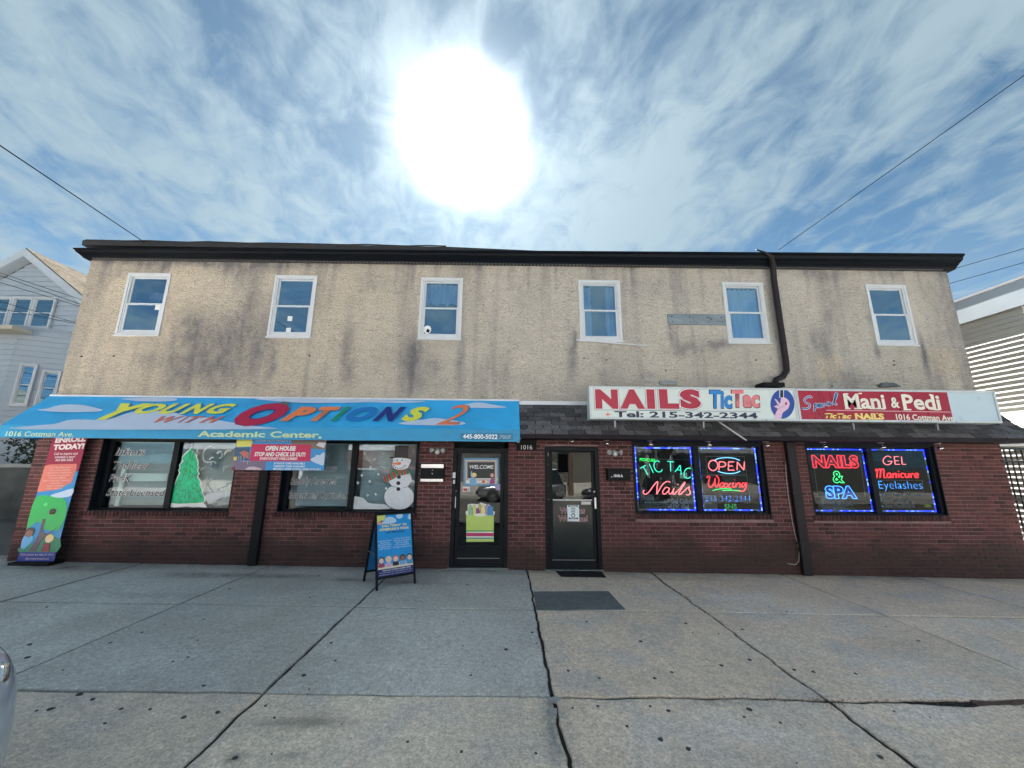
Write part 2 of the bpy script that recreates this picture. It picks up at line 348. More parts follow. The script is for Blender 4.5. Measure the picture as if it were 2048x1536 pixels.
def slab_col(x, y, warm):
    base = Vector((.80, .665, .53)) if warm else Vector((.60, .585, .55))
    if y < 3.47 and x < .41: base = Vector((.80, .68, .55))
    n1 = fbm(x, y, 1.1, 3.3)*.10+fbm(x, y, 5, 8.1)*.07+fbm(x, y, .35, 1.1)*.07
    c = base*(1+n1)
    if warm or y < 3.47:
        e = fbm(x, y, 2.2, 5.5); c = c.lerp(Vector((.58, .54, .51)), max(0, min(.55, e*.9)))
    else:
        e = fbm(x, y, .9, 15.5); c = c.lerp(Vector((.45, .43, .38)), max(0, min(.4, e*.7)))
    for a, b, sx, sy, am in salt:
        d = ((x-a)/sx)**2+((y-b)/sy)**2
        if d < 4: 
            k = math.exp(-d*1.2)*(.55+.75*fbm(x, y, 4.5, 2.2)+.35*fbm(x, y, 16, 4.2))
            c = c.lerp(Vector((.82, .76, .71)) if am > 0 else Vector((.25, .26, .26)), max(0, min(.95, k*abs(am)*1.25)))
    for a, b, sx, sy, am in dark:
        d = ((x-a)/sx)**2+((y-b)/sy)**2
        if d < 4: c = c*(1-max(0, min(.8, math.exp(-d)*am*(1+.8*fbm(x, y, 5, 7)))))
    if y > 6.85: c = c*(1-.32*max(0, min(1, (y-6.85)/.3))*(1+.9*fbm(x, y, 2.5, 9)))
    return tuple(max(.02, v) for v in c)
def concrete_mat():
    m = mat('slab_concrete', (1, 1, 1), .86, attr='tone')
    t = m.node_tree; n = t.nodes; l = t.links; b = n['Principled BSDF']; src = b.inputs['Base Color'].links[0].from_socket
    g = n.new('ShaderNodeNewGeometry'); z = n.new('ShaderNodeTexNoise'); z.inputs['Scale'].default_value = 62; z.inputs['Detail'].default_value = 6; z.inputs['Roughness'].default_value = .8
    l.new(g.outputs['Position'], z.inputs['Vector'])
    v = n.new('ShaderNodeTexVoronoi'); v.inputs['Scale'].default_value = 75; l.new(g.outputs['Position'], v.inputs['Vector'])
    z3 = n.new('ShaderNodeTexNoise'); z3.inputs['Scale'].default_value = 19; z3.inputs['Detail'].default_value = 5; z3.inputs['Roughness'].default_value = .75; l.new(g.outputs['Position'], z3.inputs['Vector'])
    mr = n.new('ShaderNodeMapRange'); l.new(z.outputs['Fac'], mr.inputs[0]); mr.inputs[1].default_value = .3; mr.inputs[2].default_value = .7; mr.inputs[3].default_value = .58; mr.inputs[4].default_value = 1.40
    mr3 = n.new('ShaderNodeMapRange'); l.new(z3.outputs['Fac'], mr3.inputs[0]); mr3.inputs[1].default_value = .3; mr3.inputs[2].default_value = .7; mr3.inputs[3].default_value = .76; mr3.inputs[4].default_value = 1.22
    mr2 = n.new('ShaderNodeMapRange'); l.new(v.outputs['Color'], mr2.inputs[0]); mr2.inputs[3].default_value = .86; mr2.inputs[4].default_value = 1.16
    cur = src
    for q in (mr, mr2, mr3):
        s_ = n.new('ShaderNodeVectorMath'); s_.operation = 'SCALE'; l.new(cur, s_.inputs[0]); l.new(q.outputs[0], s_.inputs['Scale']); cur = s_.outputs[0]
    l.new(cur, b.inputs['Base Color'])
    bp = n.new('ShaderNodeBump'); bp.inputs['Strength'].default_value = .55; bp.inputs['Distance'].default_value = .006; l.new(z3.outputs['Fac'], bp.inputs['Height']); l.new(bp.outputs[0], b.inputs['Normal'])
    return m
conc = concrete_mat()
VJ = [-12.9, -10.6, -8.37, -6.19, -4.03, -1.86, .41, 2.58, 4.87, 7.19, 9.45, 11.7, 14.0]
HJ = [2.62, 3.47, 5.33, 7.6]
def jagx(xj, y):        # joint line wander; coarse cracks on the right and near joints
    k = .006 + (.010 if xj > 0 else 0)+(.006 if y < 3.5 else 0)
    return xj+fbm(xj*3, y, 2.5, 1)*k*1.4+fbm(xj*3, y, 11, 2)*k*.6
def jagy(x, yj):
    k = .007+(.014 if yj < 4 and x > .4 else 0)
    return yj+fbm(x, yj*3, 1.6, 4)*k*1.3+fbm(x, yj*3, 9, 5)*k*.6
def halfgap_x(xj, y):
    g_ = .009+(.001 if y < 3.5 else 0)+(.001 if xj > .3 else 0)
    return max(.004, g_+fbm(xj, y, 4, 12)*.006)
def halfgap_y(x, yj):
    g_ = .006
    if yj < 4: g_ = .005 if x < .41 else .013+(.02 if x > 3.2 else 0)
    if yj > 5: g_ = .005
    return max(.003, g_+fbm(x, yj, 3, 22)*.5*g_)
for i in range(len(VJ)-1):
    for j in range(3):
        x0, x1, y0, y1 = VJ[i], VJ[i+1], HJ[j], HJ[j+1]
        near = x1 > -8 and x0 < 9
        st = .045 if near else .3; nx, ny = max(2, int((x1-x0)/st)), max(2, int((y1-y0)/st))
        warm = x0 > 0
        us = [0, .0015, .007]+[.02+.96*k/(nx-1) for k in range(nx)]+[.993, .9985, 1]; vs_ = [0, .002, .010]+[.024+.952*k/(ny-1) for k in range(ny)]+[.990, .998, 1]
        v = []; c = []; tint = 1+random.uniform(-.06, .06)
        dz = random.uniform(-.004, .004)
        for b in vs_:
            for a in us:
                yy0 = y0+(y1-y0)*b; xx0 = x0+(x1-x0)*a
                xa = jagx(x0, yy0)+halfgap_x(x0, yy0); xb = jagx(x1, yy0)-halfgap_x(x1, yy0)
                ya = (jagy(xx0, y0)+halfgap_y(xx0, y0)) if j else y0; yb = (jagy(xx0, y1)-halfgap_y(xx0, y1)) if j < 2 else y1
                x = xa+(xb-xa)*a; y = ya+(yb-ya)*b
                d = min(a*(x1-x0), (1-a)*(x1-x0), b*(y1-y0) if j else 9, (1-b)*(y1-y0) if j < 2 else 9)
                z = gz(x)+dz+fbm(x, y, .6, 6)*.004+fbm(x, y, 5, 6)*.0012
                edge = d < 1e-6
                if edge: z -= .03
                elif d < .006: z -= .003
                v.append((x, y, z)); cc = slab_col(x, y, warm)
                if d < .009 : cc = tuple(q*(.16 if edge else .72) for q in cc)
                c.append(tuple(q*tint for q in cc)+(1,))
        mx_, my_ = len(us)-1, len(vs_)-1
        f = [(q*(mx_+1)+p, q*(mx_+1)+p+1, (q+1)*(mx_+1)+p+1, (q+1)*(mx_+1)+p) for q in range(my_) for p in range(mx_)]
        me = bpy.data.meshes.new('paving_slab'); me.from_pydata(v, [], f); me.shade_smooth()
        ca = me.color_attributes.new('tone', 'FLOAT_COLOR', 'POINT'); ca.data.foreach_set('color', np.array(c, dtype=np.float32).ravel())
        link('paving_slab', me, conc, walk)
# cement patch and repair pieces in the cracked joint
def ground_poly(name, px, m, parent, h=.004, k=0, lab=None):
    mb = MB(); q = [GP.hit(*a) for a in px]
    if k: q = smooth_pts(q, k)
    fr = Fr((0, 0, 0), (1, 0, -.0136), (0, 1, 0)); polymesh(mb, fr, q, -.03, h); o = mb.build(name, m, parent)
    if lab: o['label'] = lab
    return o
darkc = mat('dark_cement', (.16, .175, .18), .9, var=.28, vs=14, bump=.5, bs=120, bd=.005)
ground_poly('cement_patch', [(1067,1184),(1217,1183),(1251,1220),(1073,1221)], darkc, walk, .007, lab='dark grey rectangular cement patch')
palec = mat('pale_repair', (.36, .36, .35), .9, var=.25, vs=12, bump=.4, bs=90)
for pts in ([(1093,1398),(1106,1402),(1101,1416),(1097,1408)],[(1100,1418),(1114,1417),(1114,1433),(1104,1433)],[(1115,1490),(1121,1489),(1123,1507),(1117,1508)],[(1094,1397),(1110,1394),(1126,1398),(1113,1405)]):
    ground_poly('repair_chip', pts, palec, walk, .004)
# litter of dry leaves and soil in the wide joint, brick-red soil corner at right
soil = mat('dry_soil', (.14, .085, .07), .95, var=.5, vs=30, bump=1, bs=90, bd=.02)
lt = MB(); lt.c = 1.0
for k in range(900):
    s_ = random.random()
    if s_ < .55: x = random.triangular(.5, 6.5, 3.2); y = 3.47+random.gauss(0, .022)
    elif s_ < .75: x = random.gauss(2.6, .10); y = 3.45+random.gauss(0, .05)
    else: x = random.uniform(3.9, 5.6); y = 3.40+random.gauss(0, .035)*(x-3.2)
    r_ = random.uniform(.003, .013); a = random.uniform(0, 6.28); z = gz(x)+random.uniform(-.010, .003); lt.c = random.uniform(.4, 2.2)
    p = [Vector((x+r_*math.cos(a)*1.8, y+r_*math.sin(a)*1.8, z+random.uniform(0, .01))), Vector((x-r_*math.sin(a)*.6, y+r_*math.cos(a)*.6, z+.004)), Vector((x-r_*math.cos(a), y-r_*math.sin(a), z+random.uniform(0, .008)))]
    lt.add(p, [(0, 1, 2)])
lo = lt.build('joint_debris', mat('dry_litter', (.10, .08, .06), .9, attr='tone'), walk); lo['kind'] = 'stuff'
ground_poly('bare_soil', [(1938,1399),(1985,1404),(2050,1398),(2200,1398),(2200,1500),(2048,1446),(2000,1425),(1960,1412)], soil, walk, .002, 2, 'patch of bare reddish soil beside the broken slab')
# chewing-gum spots and oil drips
gm = MB()
pxs = [(243/2+1024,1417),(343/2+1024,1413),(552/2+1024,1413),(626/2+1024,1422),(950/2+1024,1419),(1074/2+1024,1446),(460/2+1024,1453),(704/2+1024,1498),(595/2+1024,1479),(930/2+1024,1435),(1475/2+1024,1514),(515/2+1024,1283),(723/2+1024,1266),(570/2+1024,1357),(349/2+1024,1357),(837/2+1024,1331),(950/2+1024,1320),(1128/2+1024,1340),(1205/2+1024,1344),(1375/2+1024,1348),(695/2+1024,1247),(298/2+1024,1244),(1497/2+1024,1254),(1100/2+1024,1223),(920/2+1024,1259),(80/2+1024,1265),(226/2+1024,1342),(640/2+1024,1345),(1625/2+1024,1282),
       (372/2,1399),(600/2,1419),(870/2,1425),(420/2,1447),(145/2,1422),(205/2,1418),(485/2,1418),(735/2,1435),(318/2,1389),(1062/2,1412),(1097/2,1436),(1630/2,1484),(1845/2,1504),(940/2,1516),(690/2,1324),(752/2,1315),(790/2,1281),(815/2,1239),(1143/2,1235),(1178/2,1231),(918/2,1178),(568/2,1265),(440/2,1286),(252/2,1341),(118/2,1289),(110/2,1315),(1325/2,1286),(2024/2,1299),(1883/2,1351),(1275/2,1152),(1686/2,1178),(1215/2,1351),(815/2,1372),(1870/2,1170),(1240/2,1195)]
for px, py in pxs+[None]*0:
    x, y = GP.hit(px, py); r_ = random.uniform(.009, .021); n = 8
    q = [(x+r_*random.uniform(.7, 1.25)*math.cos(6.283*i/n), y+r_*random.uniform(.7, 1.2)*math.sin(6.283*i/n)) for i in range(n)]
    polymesh(gm, GP, q, 0, .0045)
for k in range(90):
    x = random.uniform(-7, 8); y = random.uniform(2.75, 7); r_ = random.uniform(.003, .010); n = 6
    polymesh(gm, GP, [(x+r_*random.uniform(.6, 1.3)*math.cos(6.283*i/n), y+r_*random.uniform(.6, 1.3)*math.sin(6.283*i/n)) for i in range(n)], 0, .0045)
gr_ = MB(); gr_.c = 1.0
for k in range(1500):
    if random.random() < .45: x = random.uniform(-8.3, 9.2); y = 7.17-abs(random.gauss(0, .05))
    else: x = random.uniform(-6.5, 8); y = random.uniform(2.7, 7.1)
    r_ = random.uniform(.0015, .0045); a = random.uniform(0, 6.28); z = gz(x)+.001; gr_.c = random.choice((.4, .6, 1.2, 3.0, 4.5))
    gr_.add([(x+r_*math.cos(a), y+r_*math.sin(a), z), (x-r_*math.sin(a), y+r_*math.cos(a), z), (x-r_*math.cos(a)*.7, y-r_*math.sin(a), z), (x, y, z+r_)], [(0,1,3),(1,2,3),(2,0,3)])
gr_.build('grit', mat('grit', (.14, .125, .11), .9, attr='tone'), walk)['kind'] = 'stuff'
go = gm.build('gum_spots', mat('old_gum', (.055, .058, .062), .8, var=.3, vs=30), walk); go['kind'] = 'stuff'

# ================================================================== THE SHOP BUILDING
B = thing('shop_building', 'two storey shop building with stained beige stucco above and red brick below', 'building', (0, YF, 0))
B.location = (0, 0, 0)
# ---- brick ground floor
OPEN = [(-7.30,-4.86,.94,2.30),(-4.02,-1.565,.94,2.30),(-.95,.07,-.3,2.30),(.735,1.735,-.3,2.13),(2.36,4.83,.945,2.30),(5.625,8.09,.935,2.30)]
CH, BL = .0677, .2032
mort = mat('mortar', (.235, .155, .15), .95, var=.3, vs=5, bump=.5, bs=120, dirt=(.47, (.055, .036, .034), .85))
wl = MB()
zs_ = sorted({-.35, 2.30}|{o[2] for o in OPEN}|{o[3] for o in OPEN}); xs_ = sorted({XL+.008, XR-.008}|{o[0] for o in OPEN}|{o[1] for o in OPEN})
for a, b in zip(xs_[:-1], xs_[1:]):
    for c, d in zip(zs_[:-1], zs_[1:]):
        xm, zm = (a+b)/2, (c+d)/2
        if any(o[0] < xm < o[1] and o[2] < zm < o[3] for o in OPEN): continue
        wl.box(a, b, YF+.0045, YF+.20, c, d)
wall1 = wl.build('brick_wall', mort, B)
brickm = mat('red_brick', (.098, .031, .031), .82, var=.30, vs=26, bump=.55, bs=90, bd=.006, attr='tone', dirt=(.47, (.036, .022, .021), .72))
bricks = []                                           # (x0,x1,z0,z1)
ROW = [(-7.42,-4.86,.86,.94),(-4.08,-1.55,.86,.94),(2.36,4.86,.855,.945),(5.6,8.12,.84,.935)]   # rowlock sills
nrow = int((2.28+.35)/CH)+1
for j in range(nrow):
    z0 = -.345+j*CH; z1 = z0+CH-.010; x = XL-(BL/2 if j % 2 else 0)
    while x < XR-.01:
        a, b = max(x, XL), min(x+BL-.010, XR); x += BL
        if b-a < .03: continue
        segs = [(a, b)]
        for o in OPEN+ROW:
            if z1 > o[2]+.008 and z0 < o[3]-.006:
                ns = []
                for (p, q) in segs:
                    if q <= o[0] or p >= o[1]: ns.append((p, q)); continue
                    if p < o[0]-.03: ns.append((p, o[0]))
                    if q > o[1]+.03: ns.append((o[1], q))
                segs = ns
        for p, q in segs:
            if q-p > .025 and z1 > gz((p+q)/2): bricks.append((p, q, z0, z1))
def proj(P):
    d = Vector(P)-CAM; k = F_PX/d.dot(_f); return 1024+d.dot(RX)*k, 768-d.dot(UX)*k
def brick_px(b):
    p = [proj((b[0], YF, b[2])), proj((b[1], YF, b[2])), proj((b[1], YF, b[3])), proj((b[0], YF, b[3]))]
    if any(q[0] < 0 or q[0] > 2048 or q[1] < 885 for q in p): return 0
    return abs(sum(p[i][0]*p[(i+1) % 4][1]-p[(i+1) % 4][0]*p[i][1] for i in range(4)))/2
full = [b for b in bricks if abs(b[1]-b[0]-BL+.010) < .002]
full.sort(key=lambda b: -brick_px(b)); single = set(full[:298])
def brick_shape(mb, x0, x1, z0, z1, y0, y1, j=.0015):
    e = .004; y0 += random.uniform(-.002, .002); R_ = lambda: random.uniform(-j, j)
    p = [(x0+R_(),y0+e,z0+R_()),(x1+R_(),y0+e,z0+R_()),(x1+R_(),y0+e,z1+R_()),(x0+R_(),y0+e,z1+R_()),
         (x0+e+R_(),y0,z0+e+R_()),(x1-e+R_(),y0,z0+e+R_()),(x1-e+R_(),y0,z1-e+R_()),(x0+e+R_(),y0,z1-e+R_()),
         (x0,y1,z0),(x1,y1,z0),(x1,y1,z1),(x0,y1,z1)]
    mb.add(p, [(4,5,6,7),(0,1,5,4),(1,2,6,5),(2,3,7,6),(3,0,4,7),(0,8,9,1),(1,9,10,2),(2,10,11,3),(3,11,8,0)])
def tone(): 
    t = random.choice((.5, .75, .85, .92, .97, 1.0, 1.03, 1.08, 1.15, 1.3))*random.uniform(.92, 1.08)
    h = random.uniform(-.08, .08); return (t*(1+h), t, t*(1-h*.5))
variants = []
for k in range(24):
    m_ = MB(); m_.c = tone(); brick_shape(m_, 0, BL-.010, 0, CH-.010, 0, .02)
    o = m_.build('brick', brickm, wall1); variants.append(o.data); bpy.data.objects.remove(o)
inf = MB()
for b in bricks:
    if b in single:
        o = bpy.data.objects.new('brick', random.choice(variants)); COL.objects.link(o); o.parent = wall1; o.location = (b[0], YF-.002+random.uniform(-.001, .001), b[2])
    else:
        inf.c = tone(); brick_shape(inf, *b, YF-.002, YF+.02)
io = inf.build('brick_field', brickm, wall1, attr='tone'); io['kind'] = 'stuff'; io['label'] = 'remaining running bond bricks of the shop front'
for o in ROW:
    m_ = MB(); x = o[0]; 
    while x < o[1]-.02:
        m_.c = tuple(v*.62 for v in tone()); brick_shape(m_, x, min(x+.058, o[1]), o[2], o[3]-.004, YF-.022, YF+.05); x += .0677
    ro = m_.build('rowlock_sill', brickm, wall1, attr='tone'); ro['kind'] = 'stuff'
# brick ends seen at the corners
for xc, sgn in ((XL, -1), (XR, 1)):
    m_ = MB()
    for j in range(nrow):
        z0 = -.345+j*CH; y = YF+.01
        while y < 17:
            m_.c = tone(); l_ = .193 if (j % 2 == 0) else .193
            a = (xc-.010*(sgn < 0), xc+.010*(sgn > 0)); m_.box(a[0], a[1], y+.02, y+l_, z0, z0+CH-.010); y += BL
    ro = m_.build('side_bricks', brickm, wall1, attr='tone'); ro['kind'] = 'stuff'
sd = MB(); sd.box(XL+.008, XL+.2, YF+.20, 17, -.35, 2.30); sd.box(XR-.2, XR-.008, YF+.20, 17, -.35, 2.30); sd.box(XL+.2, XR-.2, 16.8, 17, -.35, 2.3)
sd.build('side_wall', mort, B)

# ---- stucco upper storey, dense sheet with recorded stains
ZE0, ZE1 = 2.92, 5.86
UWX = [-7.539, -4.642, -1.722, 1.460, 4.401, 7.385]; UW, UZ0, UZ1 = .842, 4.176, 5.479
SXL, SXR, YS = -8.34, 9.185, 7.215
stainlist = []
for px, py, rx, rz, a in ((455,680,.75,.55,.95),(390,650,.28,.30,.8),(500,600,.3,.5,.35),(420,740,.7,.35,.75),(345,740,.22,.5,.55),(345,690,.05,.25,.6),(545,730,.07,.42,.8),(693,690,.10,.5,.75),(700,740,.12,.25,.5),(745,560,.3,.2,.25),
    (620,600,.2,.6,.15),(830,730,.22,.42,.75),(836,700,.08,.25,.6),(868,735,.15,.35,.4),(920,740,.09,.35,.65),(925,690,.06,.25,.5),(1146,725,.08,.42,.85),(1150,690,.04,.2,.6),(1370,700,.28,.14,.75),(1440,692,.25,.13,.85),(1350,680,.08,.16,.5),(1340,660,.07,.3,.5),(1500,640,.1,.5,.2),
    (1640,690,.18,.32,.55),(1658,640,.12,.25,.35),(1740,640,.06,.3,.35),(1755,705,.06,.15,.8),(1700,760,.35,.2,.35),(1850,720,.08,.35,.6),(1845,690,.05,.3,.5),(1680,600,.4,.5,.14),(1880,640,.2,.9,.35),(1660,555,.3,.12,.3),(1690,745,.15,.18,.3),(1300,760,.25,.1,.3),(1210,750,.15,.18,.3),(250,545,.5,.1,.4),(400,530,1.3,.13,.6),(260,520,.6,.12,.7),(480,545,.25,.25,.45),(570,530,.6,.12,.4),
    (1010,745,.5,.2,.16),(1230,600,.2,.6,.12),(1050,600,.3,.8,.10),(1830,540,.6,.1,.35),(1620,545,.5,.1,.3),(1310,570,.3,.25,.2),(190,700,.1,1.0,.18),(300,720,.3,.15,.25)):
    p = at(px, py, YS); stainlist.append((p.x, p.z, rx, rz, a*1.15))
nx, nz = 700, 112
gx = np.linspace(SXL, SXR, nx+1); gzz = np.linspace(ZE0, ZE1, nz+1)
XX, ZZ = np.meshgrid(gx, gzz)
def vnoise(X, Z, sx, sz, seed):                        # value noise on arrays
    r_ = np.random.default_rng(seed); G = r_.random((256, 256)); x = X*sx+1000; z = Z*sz+1000
    xi, zi = np.floor(x).astype(int), np.floor(z).astype(int); fx, fz = x-xi, z-zi; fx = fx*fx*(3-2*fx); fz = fz*fz*(3-2*fz)
    g_ = lambda a, b: G[a % 256, b % 256]
    return (g_(xi, zi)*(1-fx)+g_(xi+1, zi)*fx)*(1-fz)+(g_(xi, zi+1)*(1-fx)+g_(xi+1, zi+1)*fx)*fz
def fb(X, Z, sx, sz, seed, o=4): return sum(vnoise(X, Z, sx*2**k, sz*2**k, seed+k)*.5**k for k in range(o))/sum(.5**k for k in range(o))
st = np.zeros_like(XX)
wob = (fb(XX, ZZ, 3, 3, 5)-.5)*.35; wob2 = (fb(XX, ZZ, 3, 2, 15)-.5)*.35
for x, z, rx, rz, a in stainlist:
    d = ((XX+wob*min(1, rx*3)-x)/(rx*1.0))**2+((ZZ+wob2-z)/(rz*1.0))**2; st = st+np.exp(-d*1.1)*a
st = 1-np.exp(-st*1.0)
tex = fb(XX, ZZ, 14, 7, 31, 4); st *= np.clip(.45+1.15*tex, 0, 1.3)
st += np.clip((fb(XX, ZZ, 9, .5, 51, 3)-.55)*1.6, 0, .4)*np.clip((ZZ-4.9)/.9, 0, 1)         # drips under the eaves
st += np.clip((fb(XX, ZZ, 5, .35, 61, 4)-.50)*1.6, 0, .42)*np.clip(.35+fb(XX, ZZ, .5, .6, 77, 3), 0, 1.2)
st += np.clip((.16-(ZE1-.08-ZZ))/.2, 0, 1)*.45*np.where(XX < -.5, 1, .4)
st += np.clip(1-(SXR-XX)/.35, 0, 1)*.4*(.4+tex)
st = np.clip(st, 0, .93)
warmth = np.clip((-XX+1.5)/8, 0, 1)*.6+fb(XX, ZZ, .6, .6, 71, 3)*.4
basec = np.array([.505, .475, .425])[None, None]*(1-warmth[..., None])+np.array([.55, .47, .36])[None, None]*warmth[..., None]
basec = basec*(.86+.28*fb(XX, ZZ, 1.7, 1.3, 81, 4))[..., None]
for px, py, rx, rz in ((1660,735,.26,.26),(1890,725,.3,.25)):
    p = at(px, py, YS); k = ((abs(XX-p.x) < rx) & (abs(ZZ-p.z) < rz)).astype(float)[..., None]*.5
    basec = basec*(1-k)+np.array([.58, .48, .36])*k
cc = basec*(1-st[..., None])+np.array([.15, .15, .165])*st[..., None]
ridge = fb(XX, ZZ, 8, 14, 91, 3)
v = np.stack([XX, YS-.010*ridge+.004, ZZ], -1).reshape(-1, 3)
fl = []
inside = lambda x, z: any(a+.03 < x < a+UW-.03 and UZ0+.03 < z < UZ1-.03 for a in UWX)
for j in range(nz):
    zc_ = (gzz[j]+gzz[j+1])/2
    for i in range(nx):
        if UZ0 < zc_ < UZ1 and inside((gx[i]+gx[i+1])/2, zc_): continue
        k = j*(nx+1)+i; fl.append((k, k+1, k+nx+2, k+nx+1))
me = bpy.data.meshes.new('stucco_wall'); me.from_pydata(v.tolist(), [], fl)
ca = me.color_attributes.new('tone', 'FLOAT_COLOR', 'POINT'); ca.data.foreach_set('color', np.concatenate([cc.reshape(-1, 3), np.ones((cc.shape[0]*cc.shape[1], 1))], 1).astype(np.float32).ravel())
me.shade_smooth()
def stucco_mat():
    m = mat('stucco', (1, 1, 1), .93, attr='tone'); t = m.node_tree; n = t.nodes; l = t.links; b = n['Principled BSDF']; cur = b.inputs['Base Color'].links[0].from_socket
    g = n.new('ShaderNodeNewGeometry'); mp = n.new('ShaderNodeMapping'); mp.inputs['Scale'].default_value = (1, 1, 2.3); l.new(g.outputs['Position'], mp.inputs[0])
    z = n.new('ShaderNodeTexNoise'); z.inputs['Scale'].default_value = 9; z.inputs['Detail'].default_value = 5; z.inputs['Roughness'].default_value = .55; z.inputs['Distortion'].default_value = 1.6; l.new(mp.outputs[0], z.inputs['Vector'])
    z2 = n.new('ShaderNodeTexNoise'); z2.inputs['Scale'].default_value = 48; z2.inputs['Detail'].default_value = 3; l.new(g.outputs['Position'], z2.inputs['Vector'])
    # troweled lips: dirt and painted-in crease shade where the noise crosses a level
    s_ = n.new('ShaderNodeMath'); s_.operation = 'SUBTRACT'; l.new(z.outputs['Fac'], s_.inputs[0]); s_.inputs[1].default_value = .485
    a = n.new('ShaderNodeMath'); a.operation = 'ABSOLUTE'; l.new(s_.outputs[0], a.inputs[0])
    mr = n.new('ShaderNodeMapRange'); mr.interpolation_type = 'SMOOTHSTEP'; l.new(a.outputs[0], mr.inputs[0]); mr.inputs[1].default_value = .0; mr.inputs[2].default_value = .017; mr.inputs[3].default_value = .0; mr.inputs[4].default_value = 1
    z3 = n.new('ShaderNodeTexNoise'); z3.inputs['Scale'].default_value = 5; z3.inputs['Detail'].default_value = 5; l.new(g.outputs['Position'], z3.inputs['Vector'])
    mr3 = n.new('ShaderNodeMapRange'); mr3.interpolation_type = 'SMOOTHSTEP'; l.new(z3.outputs['Fac'], mr3.inputs[0]); mr3.inputs[1].default_value = .38; mr3.inputs[2].default_value = .56; mr3.inputs[3].default_value = .95; mr3.inputs[4].default_value = .34
    mxx = n.new('ShaderNodeMath'); mxx.operation = 'MAXIMUM'; l.new(mr.outputs[0], mxx.inputs[0]); l.new(mr3.outputs[0], mxx.inputs[1])
    for q in (mxx.outputs[0],):
        s2 = n.new('ShaderNodeVectorMath'); s2.operation = 'SCALE'; l.new(cur, s2.inputs[0]); l.new(q, s2.inputs['Scale']); cur = s2.outputs[0]
    mr2 = n.new('ShaderNodeMapRange'); l.new(z2.outputs['Fac'], mr2.inputs[0]); mr2.inputs[1].default_value = .3; mr2.inputs[2].default_value = .7; mr2.inputs[3].default_value = .84; mr2.inputs[4].default_value = 1.14
    s2 = n.new('ShaderNodeVectorMath'); s2.operation = 'SCALE'; l.new(cur, s2.inputs[0]); l.new(mr2.outputs[0], s2.inputs['Scale']); cur = s2.outputs[0]
    l.new(cur, b.inputs['Base Color'])
    # step the surface at the crease so it catches light
    st_ = n.new('ShaderNodeMapRange'); st_.interpolation_type = 'SMOOTHSTEP'; l.new(z.outputs['Fac'], st_.inputs[0]); st_.inputs[1].default_value = .46; st_.inputs[2].default_value = .50
    ad_ = n.new('ShaderNodeMath'); ad_.operation = 'MULTIPLY_ADD'; l.new(z2.outputs['Fac'], ad_.inputs[0]); ad_.inputs[1].default_value = .35; l.new(st_.outputs[0], ad_.inputs[2])
    ad2 = n.new('ShaderNodeMath'); ad2.operation = 'MULTIPLY_ADD'; l.new(z.outputs['Fac'], ad2.inputs[0]); ad2.inputs[1].default_value = 2.5; l.new(ad_.outputs[0], ad2.inputs[2])
    bp = n.new('ShaderNodeBump'); bp.inputs['Strength'].default_value = .7; bp.inputs['Distance'].default_value = .010; l.new(ad2.outputs[0], bp.inputs['Height']); l.new(bp.outputs[0], b.inputs['Normal'])
    return m
stm = stucco_mat()
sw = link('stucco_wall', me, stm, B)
stplain = mat('side_stucco', (.55, .47, .36), .93, var=.2, vs=2, bump=.7, bs=20, bd=.02)
sb = MB(); sb.box(SXL+.002, SXL+.2, YS+.012, 17, 2.3, 5.86); sb.box(SXR-.2, SXR-.002, YS+.012, 17, 2.3, 5.86); sb.box(SXL+.2, SXR-.2, 16.8, 17, 2.3, 5.86)
# structural band behind the awning between brick and stucco
sb.box(SXL+.2, SXR-.2, YF+.03, YF+.2, 2.3, 3.0)
for a, b in zip([SXL+.2]+[x+UW for x in UWX], [x for x in UWX]+[SXR-.2]): sb.box(a-.03 if a > SXL+.3 else a, b+.03 if b < SXR-.3 else b, YS+.03, YS+.2, UZ0, UZ1)
sb.box(SXL+.2, SXR-.2, YS+.03, YS+.2, 3.0, UZ0+.0); sb.box(SXL+.2, SXR-.2, YS+.03, YS+.2, UZ1, 5.86)
sb.build('backing_wall', stplain, B)
MB().box(XL, XR, YF+.25, 16.7, 2.45, 2.6).build('inner_floor', mat('dark_interior', (.05, .05, .055), .9, var=.1), B)
inn = MB(); inn.box(SXL+.25, SXR-.25, 11, 11.1, 2.6, 5.8); inn.build('inner_partition', mat('room_wall', (.22, .22, .22), .9, var=.1), B)
# rust bolts and holes in the stucco
for px, py in ((163,713),(227,712),(619,711),(1168,716),(1213,720),(1332,741),(1512,720),(1789,730),(1788,722),(1664,772),(1303,478+470)):
    if py > 780: continue
    p = at(px, py, YS-.01); MB().lathe(p, (0, -1, 0), [(-.01, .014), (.008, .014), (.012, .008)], 8).build('anchor_bolt', mat('rust', (.05, .03, .025), .8, var=.3), B)

